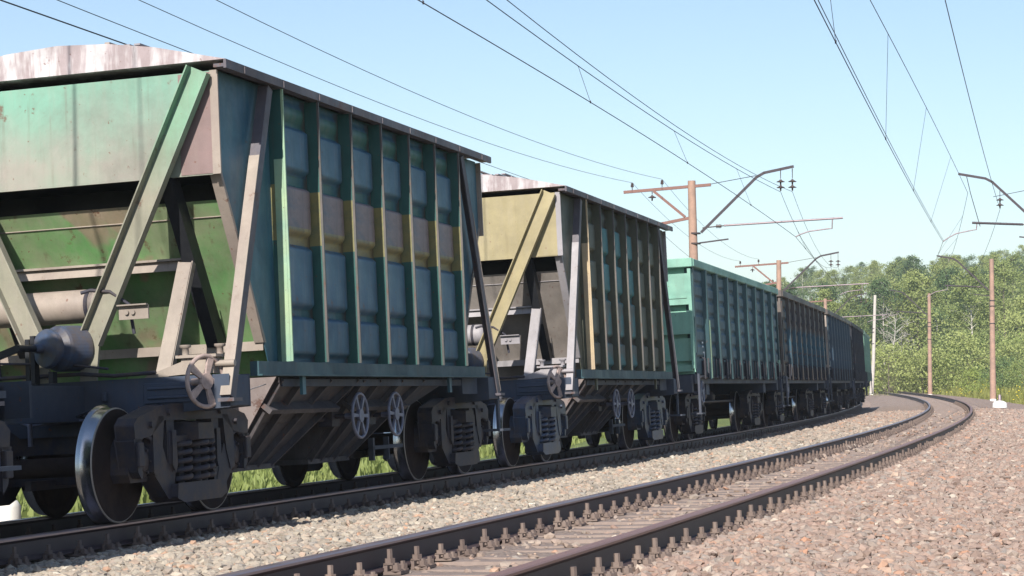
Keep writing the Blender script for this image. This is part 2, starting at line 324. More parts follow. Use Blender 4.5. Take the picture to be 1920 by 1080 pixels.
def spring_mb(r=.10, w=.024, h=.36, turns=5):
    n = turns * 14; return MB().tube([(r * math.cos(2 * PI * i / 14), r * math.sin(2 * PI * i / 14), h * i / n) for i in range(n + 1)], w, 7).lathe([(.04, 0), (.04, h)], (0, 0, 0), 'z', 10)
def axlebox_mb():
    b = MB()
    b.lathe([(.145, -.14), (.145, .02), (.135, .04), (.09, .045), (.08, .06), (.03, .062)], (0, 0, 0), 'y', 20, sign=-1)
    b.prism([(-.19, -.10), (-.15, -.17), (.15, -.17), (.19, -.10), (.17, .13), (.10, .20), (-.10, .20), (-.17, .13)], -.0, .16)
    for a in range(6): b.lathe([(.014, 0), (.014, .02)], (.105 * math.cos(a * PI / 3), -.045, .105 * math.sin(a * PI / 3)), 'y', 6, sign=-1)
    b.tube([(-.15, -.05, .0), (-.145, -.06, .13), (-.10, -.065, .19), (.0, -.065, .215), (.10, -.065, .19), (.145, -.06, .13), (.15, -.05, .0)], .021, 7)
    return b
def bogie(parent, x, casting):
    e = empty('bogie', Matrix.Translation((x, 0, 0)), parent)
    for wx in (-.925, .925):
        obj('axle', axle_mb, M['disc'], e, 'axle', (wx, 0, .479))
        for sd in (-1, 1):
            obj('wheel', lambda: wheel_mb(sd), [M['disc'], M['tread'], M['rimring']], e, 'wheel%d' % sd, (wx, sd * .79, .479))
            o = obj('axle_box', axlebox_mb, casting, e, 'abox', (wx, sd * 1.04, .50)); o.rotation_euler.z = 0 if sd < 0 else PI
    for sd in (-1, 1):
        o = obj('side_frame', sideframe_mb, casting, e, 'sframe', (0, sd * 1.04, 0), bevel=.008); o.rotation_euler.z = 0 if sd < 0 else PI
        for sx in (-.21, .0, .21): obj('spring', spring_mb, casting, e, 'spring', (sx * 1.12, sd * (1.08 if sx else 1.13), .29))
        obj('brake_shoe', lambda: MB().prism([(-.44, .30), (-.40, .34), (-.38, .48), (-.40, .62), (-.44, .66), (-.50, .48)], -.06, .06).beam((-.42, 0, .48), (-.30, 0, .80), .05, .06, (0, 1, 0)), M['cast'], e, 'shoe', (.0, sd * .79, 0))
    for sd in (-1, 1): obj('brake_rod', lambda: MB().tube([(-.75, sd * .62, .70), (-.2, sd * .66, .92), (.4, sd * .66, .92), (.8, sd * .62, .66)], .018, 6).tube([(-.5, sd * .70, .50), (.5, sd * .70, .44)], .022, 6), M['cast'], e, 'brod%d' % sd)
    obj('bolster', lambda: MB().prism([(-1.24, .66), (-1.24, .80), (-.5, .88), (.5, .88), (1.24, .80), (1.24, .66), (.6, .58), (-.6, .58)], -.16, .16, 'x').beam((-.6, -.5, .42), (.6, -.5, .36), .05, .05).beam((-.9, .0, .33), (.9, .0, .33), .06, .08).beam((-.45, -1.0, .36), (-.45, 1.0, .36), .05, .08).beam((.45, -1.0, .36), (.45, 1.0, .36), .05, .08), casting, e, 'bolster')
    return e
def coupler_mb():
    b = MB(); b.box(-.35, .18, -.11, .11, .93, 1.15); b.prism([(.15, .90), (.15, 1.18), (.40, 1.20), (.52, 1.14), (.52, .94), (.40, .88)], -.19, .19)
    b.prism([(.50, .96), (.50, 1.12), (.66, 1.10), (.66, .98)], -.20, -.06); b.prism([(.48, .90), (.48, 1.2), (.56, 1.16), (.56, .94)], .05, .2)
    b.tube([(.3, 0, .93), (.25, -.3, .85), (-.1, -.55, .80), (-.2, -.6, 1.0)], .012, 6); b.tube([(.35, .12, .92), (.5, .18, .7), (.55, .1, .62), (.5, .04, .72)], .025, 7); return b
def couplers(root, xe):
    for sd in (-1, 1):
        o = obj('coupler', coupler_mb, M['cast'], root, 'coupler', (sd * xe, 0, 0)); o.rotation_euler.z = 0 if sd > 0 else PI
def handwheel_mb(r=.235, sp=5, t=.022, w=.03):
    b = MB(); n = 40; vs = []
    b.tube([(r * math.cos(2 * PI * i / n), 0, r * math.sin(2 * PI * i / n)) for i in range(n)], t, 7, closed=True)
    b.lathe([(.07, -.02), (.07, .02), (.03, .04), (.03, .16)], (0, 0, 0), 'y', 16)
    for i in range(sp):
        a = 2 * PI * i / sp + PI / 2; c, s_ = math.cos(a), math.sin(a); c2, s2 = -s_, c
        b.add([(.05 * c + w * .6 * q * c2, yy, .05 * s_ + w * .6 * q * s2) for yy in (-.012, .012) for q in (-1, 1)] + [(r * c + w * 1.1 * q * c2, yy, r * s_ + w * 1.1 * q * s2) for yy in (-.012, .012) for q in (-1, 1)],
              [(0, 1, 5, 4), (2, 6, 7, 3), (0, 4, 6, 2), (1, 3, 7, 5)])
    return b
def wagon_root(name, sa, sb, off=-SP, zo=Z1):
    A = at(sa, off, zo); B = at(sb, off, zo); A[2] -= .795 * CANT; B[2] -= .795 * CANT
    ex = Vector(B - A).normalized(); up = Vector((0, 0, 1)); ey = up.cross(ex).normalized(); ey2 = ey * math.cos(CANT) - up * math.sin(CANT); ez = ex.cross(ey2)
    m = Matrix((ex, ey2, ez)).transposed().to_4x4(); m.translation = Vector((A + B) / 2)
    return empty(name, m)

# ---------------------------------------------------------------- hopper wagon
HW, ZT = 1.455, 3.87      # half width of the shell, underside of the roof
POSTS = [-2.7, -1.8, -.9, 0, .9, 1.8, 2.7]
def bay_mb(w, side):    # corrugated plate between two posts, pressed outwards in four rows
    b = MB(); nz = 150; xs = [-w / 2, -w / 2 + .02, -w / 2 + .045, -w / 2 + .07, -w / 2 + .10, -w / 4, 0, w / 4, w / 2 - .10, w / 2 - .07, w / 2 - .045, w / 2 - .02, w / 2]
    z0, z1 = 1.30, ZT - .02; rows = [(1.37, 1.76), (1.83, 2.43), (2.52, 3.00), (3.11, 3.56)]
    def d(x, z):
        h = 0.
        for a, c in rows:
            if a < z < c:
                e = min((z - a) / .055, (c - z) / .04, 1.); h = max(h, math.sin(max(0, e) * PI / 2) * .062)
        if z > 3.6: h = .03 * max(0, math.sin(min(1, (z - 3.6) / .2) * PI)) 
        ex = max(0, min(1, (w / 2 - .02 - abs(x)) / .07)); return h * (ex * ex * (3 - 2 * ex)) + .008
    zs = [z0 + (z1 - z0) * i / nz for i in range(nz + 1)]
    vs = [(x, side * (HW + d(x, z)), z) for z in zs for x in xs]; n = len(xs)
    fs = [(j * n + i, j * n + i + 1, (j + 1) * n + i + 1, (j + 1) * n + i) for j in range(nz) for i in range(n - 1)]
    if side > 0: fs = [f[::-1] for f in fs]
    return b.add(vs, fs, True)
def slope_x(z): return 2.64 + (z - 1.2) * (3.77 - 2.64) / (3.0 - 1.2)     # |x| of the inclined end sheet
def hopper(name, sa, sb, c):
    R = wagon_root(name, sa, sb)
    # roof, hatches, walkway
    prof = [(-1.62, 3.86), (-1.62, 3.935), (-1.45, 3.975), (-.94, 4.10), (-.5, 4.17), (0, 4.20), (.5, 4.17), (.94, 4.10), (1.45, 3.975), (1.62, 3.935), (1.62, 3.86)]
    rf = obj('roof', lambda: MB().prism(prof[1:-1], -3.99, 3.99, 'x'), c['roof'], R, 'h_roof')
    def edge():
        b = MB()
        for s in (-1, 1):
            b.box(-4.0, 4.0, *sorted((s * 1.60, s * 1.626)), 3.855, 3.93)
            b.box(-3.99, 3.99, min(s * 1.5, s * 1.6), max(s * 1.5, s * 1.6), 3.87, 3.90)
            for i in range(9): b.box(-3.6 + i * .9 - .01, -3.6 + i * .9 + .01, *sorted((s * 1.626, s * 1.634)), 3.86, 3.92)
        return b
    obj('roof_edge', edge, M['edge_dark'], R, 'h_edge')
    for i, hx in enumerate((-2.7, -.9, .9, 2.7)):
        h = obj('hatch', lambda: MB().lathe([(.34, -.08), (.34, .03), (.32, .05), (.2, .075), (.06, .08)], (0, 0, 0), 'z', 24), c['roof'], rf, 'h_hatch', (hx, 0, 4.25))
        obj('hatch_latch', lambda: MB().beam((-.42, 0, .0), (.42, 0, .0), .05, .02), c['latch'], rf, 'h_latch', (hx, -.05, 4.36))
    obj('walkway', lambda: sum_boxes([(-3.6, 3.6, -.62 + .1 * i, -.56 + .1 * i, 4.215, 4.23) for i in range(3)] + [(-3.3 + 1.1 * i, -3.26 + 1.1 * i, -.64, -.34, 4.15, 4.215) for i in range(7)]), M['lav'], rf, 'h_walk')
    # shell
    sp = [(-3.87, ZT), (3.87, ZT), (3.87, 3.03), (3.0, 1.5), (2.85, 1.2), (-2.85, 1.2), (-3.0, 1.5), (-3.87, 3.03)]
    for s in (-1, 1):
        obj('side_sheet', lambda: MB().prism(sp, min(s * HW, s * (HW - .012)), max(s * HW, s * (HW - .012))), c['side'], R, 'h_side%d' % s)
        for i in range(6):
            m = c['bay'][i % len(c['bay'])]
            obj('corrugated_panel', lambda: bay_mb(.88, s), m, R, 'h_bay%d' % s, ((POSTS[i] + POSTS[i + 1]) / 2, 0, 0))
        for i, px in enumerate(POSTS):
            obj('side_post', lambda: MB().box(-.008, .008, *sorted((s * HW, s * 1.59)), 1.325, 3.85), c['post'], R, 'h_post%d' % s, (px, 0, 0))
            if i == 0: obj('post_lit_face', lambda: MB().box(-.014, -.010, *sorted((s * 1.50, s * 1.589)), 1.325, 3.2), c['pedge'], R, 'h_pface%d' % s, (px, 0, 0))  # sunlight on the first post painted as a pale strip below roof shade
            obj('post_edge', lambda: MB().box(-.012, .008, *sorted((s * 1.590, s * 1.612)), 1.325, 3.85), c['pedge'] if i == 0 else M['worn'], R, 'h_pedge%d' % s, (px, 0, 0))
        obj('sill', lambda: MB().box(-3.45, 3.45, *sorted((s * 1.50, s * 1.585)), 1.19, 1.32).box(-3.45, 3.45, *sorted((s * 1.585, s * 1.615)), 1.19, 1.205), c['sill'], R, 'h_sill%d' % s)
        for e in (-1, 1):
            # corner plate over first bay, flange on the raked edge, corner trim
            obj('edge_flange', lambda: MB().hexa([(e * 3.89, s * (HW + .012), 3.03), (e * 3.89, s * (HW - .09), 3.03), (e * 3.86, s * (HW - .09), 3.05), (e * 3.86, s * (HW + .012), 3.05)],
                [(e * 3.02, s * (HW + .012), 1.5), (e * 3.02, s * (HW - .09), 1.5), (e * 2.98, s * (HW - .09), 1.5), (e * 2.98, s * (HW + .012), 1.5)]), c['flange'], R, 'h_fl%d%d' % (s, e))
            obj('corner_trim', lambda: MB().box(*sorted((e * 3.905, e * 3.925)), *sorted((s * 1.43, s * 1.505)), 2.95, 3.86), c['flange'], R, 'h_ct%d%d' % (s, e))
            # side strut: an angle leaning from roof edge to the bolster
            p, q = Vector((e * 2.92, s * 1.575, 3.83)), Vector((e * 4.02, s * 1.575, 1.0)); n_ = Vector((e * abs((q - p).normalized().z), 0, abs((q - p).normalized().x)))
            def strut():
                b = MB(); b.beam(p, q, .014, .10, (e, 0, 0)); o = n_ * .05
                a = [p + o + Vector((0, -s * .09, 0)), p + o + Vector((0, s * .008, 0)), p + o + n_ * .012 + Vector((0, s * .008, 0)), p + o + n_ * .012 + Vector((0, -s * .09, 0))]
                b.hexa(a, [x + (q - p) for x in a]); b.box(e * 4.02 - .10, e * 4.02 + .08, s * 1.55 - .08, s * 1.55 + .07, .97, 1.0); return b
            st = obj('side_strut', strut, M['edge_dark'], R, 'h_ss%d%d' % (s, e))
            def face():
                b = MB(); p2 = p.lerp(q, .24); o = n_ * .064
                a = [p2 + o + Vector((0, -s * .088, 0)), p2 + o + Vector((0, s * .012, 0)), p2 + o + n_ * .012 + Vector((0, s * .012, 0)), p2 + o + n_ * .012 + Vector((0, -s * .088, 0))]
                b.hexa(a, [x + (q - p2) for x in a]); return b
            obj('strut_plate', face, c['strut'], st, 'h_sf%d%d' % (s, e))  # pale overlay starting where roof shade ends, painting the sunlit part of the strut
            # V struts of the end
            def vst():
                b = MB(); p, q = Vector((e * 3.95, s * 1.36, 3.86)), Vector((e * 4.03, s * .27, 1.55)); ax = (e, 0, 0)
                b.beam(p, q, .20, .012, ax); 
                for o in (-.1, .1): b.beam(p, q, .012, .09, ax, (o, .045))
                b.beam(q + Vector((0, 0, .06)), (e * 4.03, s * .22, 1.2), .16, .03, ax); return b
            obj('end_strut', vst, c['vstrut'], R, 'h_vs%d%d' % (s, e))
            obj('end_post', lambda: MB().beam((e * 4.04, s * .93, 1.2), (e * 3.64, s * 1.0, 2.22), .13, .02, (e, 0, 0)).beam((e * 4.00, s * .93 - .065, 1.2), (e * 3.60, s * 1.0 - .065, 2.22), .012, .07, (e, 0, 0)).beam((e * 4.00, s * .93 + .065, 1.2), (e * 3.60, s * 1.0 + .065, 2.22), .012, .07, (e, 0, 0)), c['flange'], R, 'h_ep%d%d' % (s, e))
            obj('rib', lambda: MB().hexa([(e * (slope_x(2.98) - .0), s * .90, 2.98), (e * (slope_x(2.98) + .16), s * .90, 2.95), (e * (slope_x(2.98) + .16), s * 1.02, 2.95), (e * slope_x(2.98), s * 1.02, 2.98)],
                [(e * slope_x(1.5), s * .90, 1.5), (e * (slope_x(1.5) + .20), s * .90, 1.48), (e * (slope_x(1.5) + .20), s * 1.02, 1.48), (e * slope_x(1.5), s * 1.02, 1.5)]), c['rib'], R, 'h_rib%d%d' % (s, e))
            obj('hand_rail', lambda: MB().tube([(e * 4.1, s * .6, 1.25), (e * 4.15, s * .62, 1.9), (e * 4.12, s * .78, 2.0), (e * 3.95, s * .95, 1.95)], .013, 6), M['cast'], R, 'h_hr%d%d' % (s, e)) if e * s < 0 else None
    for e in (-1, 1):
        K = str(e)
        obj('end_panel', lambda: MB().box(*sorted((e * 3.86, e * 3.90)), -1.42, 1.42, 2.95, 3.86), c['endp'], R, 'h_endp' + K)
        for s in (-1, 1): obj('corner_patch', lambda: MB().box(*sorted((e * 3.901, e * 3.905)), *sorted((s * 1.12, s * 1.43)), 2.96, 3.85), c['patch'], R, 'h_patch%d%d' % (s, e))
        x = slope_x
        obj('slope_sheet', lambda: MB().hexa([(e * x(2.76), -1.44, 2.76), (e * x(2.76), 1.44, 2.76), (e * (x(2.76) - .03), 1.44, 2.76), (e * (x(2.76) - .03), -1.44, 2.76)],
            [(e * x(1.2), -1.44, 1.2), (e * x(1.2), 1.44, 1.2), (e * (x(1.2) - .03), 1.44, 1.2), (e * (x(1.2) - .03), -1.44, 1.2)]), c['slope'], R, 'h_slope' + K)
        obj('shade_recess', lambda: MB().box(*sorted((e * 3.12, e * 3.15)), -1.44, 1.44, 2.70, 3.0).box(*sorted((e * 3.15, e * 3.86)), -1.44, 1.44, 2.972, 3.0), M['black'], R, 'h_rec' + K)  # black lining paints the shade under the upper end panel
        def seam():
            z = 2.62; return MB().tube([(e * (x(z) + .004), -1.43, z), (e * (x(z) + .004), 1.43, z)], .006, 5)
        obj('weld_seam', seam, c['flange'], R, 'h_seam' + K)
        obj('upper_lip', lambda: MB().box(*sorted((e * x(2.28), e * (x(2.28) + .16))), -.90, .90, 2.26, 2.28).hexa([(e * (x(2.2) + .16), -.9, 2.28), (e * (x(2.2) + .16), .9, 2.28), (e * (x(2.2) + .148), .9, 2.28), (e * (x(2.2) + .148), -.9, 2.28)],
            [(e * (x(2.2) + .2), -.9, 2.17), (e * (x(2.2) + .2), .9, 2.17), (e * (x(2.2) + .188), .9, 2.17), (e * (x(2.2) + .188), -.9, 2.17)]), c['flange'], R, 'h_ulip' + K)
        obj('lower_lip', lambda: MB().box(*sorted((e * x(1.52), e * (x(1.52) + .16))), -1.44, 1.44, 1.50, 1.515).box(*sorted((e * (x(1.52) + .148), e * (x(1.52) + .16))), -1.44, 1.44, 1.43, 1.50), c['flange'], R, 'h_llip' + K)
        # fish-bellied bolster beam over the bogie
        def bol():
            b = MB(); b.prism([(-1.56, 1.2), (-1.56, .93), (-1.0, .90), (-.65, .88), (-.45, .74), (.45, .74), (.65, .88), (1.0, .90), (1.56, .93), (1.56, 1.2)], *sorted((e * 3.62, e * 4.06)), axis='x')
            for yc in (-1.02, .42):
                b.box(*sorted((e * 4.06, e * 4.075)), yc - .26, yc + .26, .98, 1.16)
                for zz_ in (1.03, 1.11): b.box(*sorted((e * 4.075, e * 4.09)), yc - .22, yc + .22, zz_ - .012, zz_ + .012)
            b.box(*sorted((e * 4.06, e * 4.11)), -.42, -.38, 1.02, 1.1); return b
        obj('body_bolster', bol, c['frame'], R, 'h_bol' + K, bevel=.01)
        # foot step under one corner
        sd = -1 if e > 0 else 1
        obj('foot_step', lambda: MB().box(e * 4.15 - .04, e * 4.15 + .04, *sorted((sd * 1.50, sd * 1.53)), .55, 1.1).box(e * 4.15 - .16, e * 4.15 + .16, *sorted((sd * 1.36, sd * 1.62)), .53, .56).beam((e * 4.05, sd * 1.5, 1.05), (e * 4.3, sd * 1.5, 1.05), .05, .05), c['frame'], R, 'h_fs' + K)
    if True:
        e = -1
        obj('air_reservoir', lambda: MB().lathe([(.0, -.62), (.10, -.60), (.15, -.54), (.152, -.50), (.152, .62), (.15, .66), (.10, .72), (0, .74)], (-3.52, .40, 1.90), 'y', 28), c['flange'], R, 'h_res')
        [obj('reservoir_band', lambda: MB().lathe([(.155, -.02), (.158, 0), (.155, .02)], (-3.52, 0, 1.90), 'y', 28), M['cast'], R, 'h_resb', (0, yy_, 0)) for yy_ in (-.02, .7)]
        bc = obj('brake_cylinder', lambda: MB().lathe([(.0, -.12), (.045, -.12), (.05, -.02), (.10, .0), (.185, .02), (.20, .05), (.20, .09), (.17, .11), (.17, .14), (.225, .18), (.235, .21), (.235, .48), (.2, .54), (0, .56)], (0, 0, 0), 'x', 40, False), M['bogie_blue'], R, 'h_bc', (-4.36, .03, 1.50)); bc.scale = (.8, .86, .86); bc.rotation_euler.z = -.38
        obj('push_rod', lambda: MB().tube([(-4.40, .06, 1.5), (-4.75, .06, 1.5)], .03, 8).beam((-4.72, .06, 1.5), (-4.72, .45, 1.38), .04, .06).box(-4.3, -4.22, .15, .19, 1.2, 1.62).box(-4.3, -4.22, -.02, .02, 1.2, 1.30).box(-4.16, -4.08, .28, .32, 1.2, 1.6), M['black'], R, 'h_rod')
        obj('brake_pipe', lambda: MB().tube([(-4.08, -.20, 1.98), (-4.06, -.28, 2.0), (-4.02, -.45, 1.98), (-4.0, -.62, 1.86), (-4.0, -.66, 1.6)], .016, 8).tube([(-4.12, 1.0, 1.27), (-4.12, -.2, 1.27), (-4.1, -.5, 1.24), (-4.1, -.9, 1.25)], .018, 8).tube([(-4.2, .6, 1.40), (-4.2, -.1, 1.36), (-4.2, -.5, 1.30)], .012, 6), M['cast'], R, 'h_pipe')
        obj('brake_hose', lambda: MB().tube([(-4.12, .28, 1.02), (-4.2, .26, 1.0), (-4.24, .25, .92), (-4.24, .25, .66)], .022, 8).tube([(-4.1, .5, .90), (-4.16, .3, .84), (-4.16, -.5, .88), (-4.14, -.9, .93)], .012, 6), M['handblue'], R, 'h_hose')
        obj('wire_loop', lambda: MB().tube([(-3.95, -1.5, 1.0), (-3.6, -1.46, 1.02), (-3.3, -1.44, 1.08), (-3.0, -1.45, 1.12)], .006, 5), M['lav'], R, 'h_loop')
        obj('pipe_bracket', lambda: MB().box(-4.12, -4.10, -.86, -.58, 1.72, 1.84).box(-4.16, -4.12, -.86, -.58, 1.838, 1.85).lathe([(.02, 0), (.02, .02)], (-4.12, -.66, 1.78), 'x', 8, sign=-1).lathe([(.02, 0), (.02, .02)], (-4.12, -.72, 1.78), 'x', 8, sign=-1), c['flange'], R, 'h_pbr')
        obj('gearbox', lambda: MB().box(-4.05, -3.85, -1.42, -1.12, 1.22, 1.36).box(-4.08, -3.82, -1.46, -1.08, 1.36, 1.385).lathe([(.03, 0), (.03, .06), (.05, .07), (.05, .09)], (-4.0, -1.14, 1.385), 'z', 10).lathe([(.03, 0), (.03, .06), (.05, .07), (.05, .09)], (-3.9, -1.42, 1.385), 'z', 10).hexa([(-4.05, -1.12, 1.22), (-4.03, -1.12, 1.22), (-4.03, -1.12, 1.33), (-4.05, -1.12, 1.33)], [(-4.05, -.75, 1.20), (-4.03, -.75, 1.20), (-4.03, -.80, 1.23), (-4.05, -.80, 1.23)]).tube([(-4.0, -1.6, 1.3), (-4.0, -1.4, 1.3)], .03, 8), c['flange'], R, 'h_gb')
        hwh = obj('brake_handwheel', lambda: handwheel_mb(.218, 5, .02, .033), c['bhw'], R, 'h_bhw', (-4.14, -1.385, 1.15)); hwh.rotation_euler = (0, .3, -.36)
    # centre sill, end sill, levers
    obj('centre_sill', lambda: MB().box(-5.42, 5.42, -.19, .19, .86, 1.17).box(-5.42, -5.38, -.42, .42, .90, 1.2).box(5.38, 5.42, -.42, .42, .90, 1.2).tube([(-4.5, -.6, .98), (-4.5, -.35, .9), (-3.2, -.35, .85)], .015, 6), c['frame'], R, 'h_cs')
    # discharge hoppers
    def chute(xa, xb, xc, xd):   # top x-range at z=1.19, bottom x-range at z=.36
        b = MB(); zt, zb, yt, yb = 1.19, .37, 1.42, .74
        b.hexa([(xa, -yt, zt), (xb, -yt, zt), (xb, yt, zt), (xa, yt, zt)], [(xc, -yb, zb), (xd, -yb, zb), (xd, yb, zb), (xc, yb, zb)])
        b.box(xc - .05, xd + .05, -yb - .05, yb + .05, zb - .05, zb - .001)
        for s in (-1, 1):
            for t in (.03, .28, .62, .97):
                p = Vector((xa + (xb - xa) * t, s * yt, zt)); q = Vector((xc + (xd - xc) * t, s * yb, zb)); n = Vector((0, s * .77, -.64))
                b.beam(p + n * .03, q + n * .03, .03, .06, n)
            p = Vector((xa * .7 + xc * .3, s * (yt * .7 + yb * .3), zt * .7 + zb * .3)); q = Vector((xb * .7 + xd * .3, p.y, p.z)); b.beam(p, q, .05, .12, (0, s * .77, -.64), (0, .06))
        return b
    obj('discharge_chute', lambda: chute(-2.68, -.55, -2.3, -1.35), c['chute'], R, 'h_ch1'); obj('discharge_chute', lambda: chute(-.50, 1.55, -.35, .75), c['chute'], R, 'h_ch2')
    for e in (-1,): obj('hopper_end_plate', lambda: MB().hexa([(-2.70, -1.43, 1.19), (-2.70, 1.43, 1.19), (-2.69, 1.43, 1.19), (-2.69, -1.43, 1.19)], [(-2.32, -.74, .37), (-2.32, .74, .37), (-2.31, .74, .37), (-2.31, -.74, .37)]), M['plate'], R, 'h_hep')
    obj('rear_hopper', lambda: MB().hexa([(1.6, -1.4, 1.19), (2.68, -1.4, 1.19), (2.68, 1.4, 1.19), (1.6, 1.4, 1.19)], [(1.6, -.9, .8), (2.1, -.9, .8), (2.1, .9, .8), (1.6, .9, .8)]).box(-2.6, 2.9, -1.45, -1.38, 1.10, 1.17).box(1.0, 2.0, -1.0, -.94, .42, .46).box(1.0, 1.05, -1.0, -.94, .3, .55).box(1.5, 1.53, -1.0, -.94, .3, .55), c['frame'], R, 'h_rh')
    for s in (-1, 1):
        for hx in (-.50, .60):
            obj('valve_handwheel', lambda: handwheel_mb(.225, 6, .017, .02), c['vhw'], R, 'h_vhw', (hx, s * 1.42, .80)).rotation_euler = (0, hx, 0 if s < 0 else PI)
        obj('drive_shaft', lambda: MB().tube([(-.50, s * 1.4, .80), (-.50, s * .6, .80)], .025, 8).tube([(.60, s * 1.4, .80), (.60, s * .6, .80)], .025, 8).tube([(-2.2, s * 1.05, .78), (1.6, s * 1.05, .78)], .028, 8).box(-.6, -.4, *sorted((s * 1.0, s * 1.15)), .70, .9).box(.5, .7, *sorted((s * 1.0, s * 1.15)), .70, .9), M['cast'], R, 'h_ds%d' % s)
        obj('hanger', lambda: MB().box(-2.3, -2.22, *sorted((s * 1.5, s * 1.53)), 1.02, 1.19).box(2.2, 2.28, *sorted((s * 1.5, s * 1.53)), 1.02, 1.19), c['side'], R, 'h_hg%d' % s)
        obj('spine', lambda: MB().box(2.9, 3.5, *sorted((s * 1.42, s * 1.46)), 1.0, 1.19), c['frame'], R, 'h_sn%d' % s)
    bogie(R, -3.85, c['cast']); bogie(R, 3.85, c['cast']); couplers(R, 5.5)
    return R
def sum_boxes(L):
    b = MB()
    for q in L: b.box(*q)
    return b
M['sill'] = paint('sill_paint', (.022, .06, .085), (.028, .08, .095), rust=.3, dust=.25, dustc=(.1, .1, .11))
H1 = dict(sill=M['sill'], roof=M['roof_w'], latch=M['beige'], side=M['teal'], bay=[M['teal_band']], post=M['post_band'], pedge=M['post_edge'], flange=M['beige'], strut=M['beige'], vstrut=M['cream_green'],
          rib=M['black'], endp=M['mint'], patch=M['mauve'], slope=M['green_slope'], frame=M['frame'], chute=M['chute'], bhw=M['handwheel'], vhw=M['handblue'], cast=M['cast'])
H2 = dict(H1, latch=M['beige'], side=M['brown_side'], bay=[M['brown_side'], M['turq_bay'], M['turq_bay'], M['turq_bay'], M['brown_side'], M['brown_side']], post=M['brown_side'], pedge=M['yel_edge'], flange=M['lav'], strut=M['lav'], vstrut=M['yel'],
          endp=M['yel'], patch=M['yel'], slope=M['grey_slope'], cast=M['bogie_blue'])
H0 = dict(H1, side=M['g_dark'], bay=[M['g_dark']], post=M['g_dark'])
GH = 'hopper wagons at the near end of the train'
w = hopper('hopper_wagon', 4.19, 11.89, H0); tag(w, 'dark hopper wagon whose rear foot step and strut show at the photo\'s left edge', 'hopper wagon', GH)
w = hopper('hopper_wagon', 16.19, 23.89, H1); tag(w, 'teal hopper wagon with ochre stripe, mint end panel and stained white roof', 'hopper wagon', GH)
w = hopper('hopper_wagon', 28.05, 35.75, H2); tag(w, 'brown hopper wagon with yellow end and turquoise patches behind the teal one', 'hopper wagon', GH)

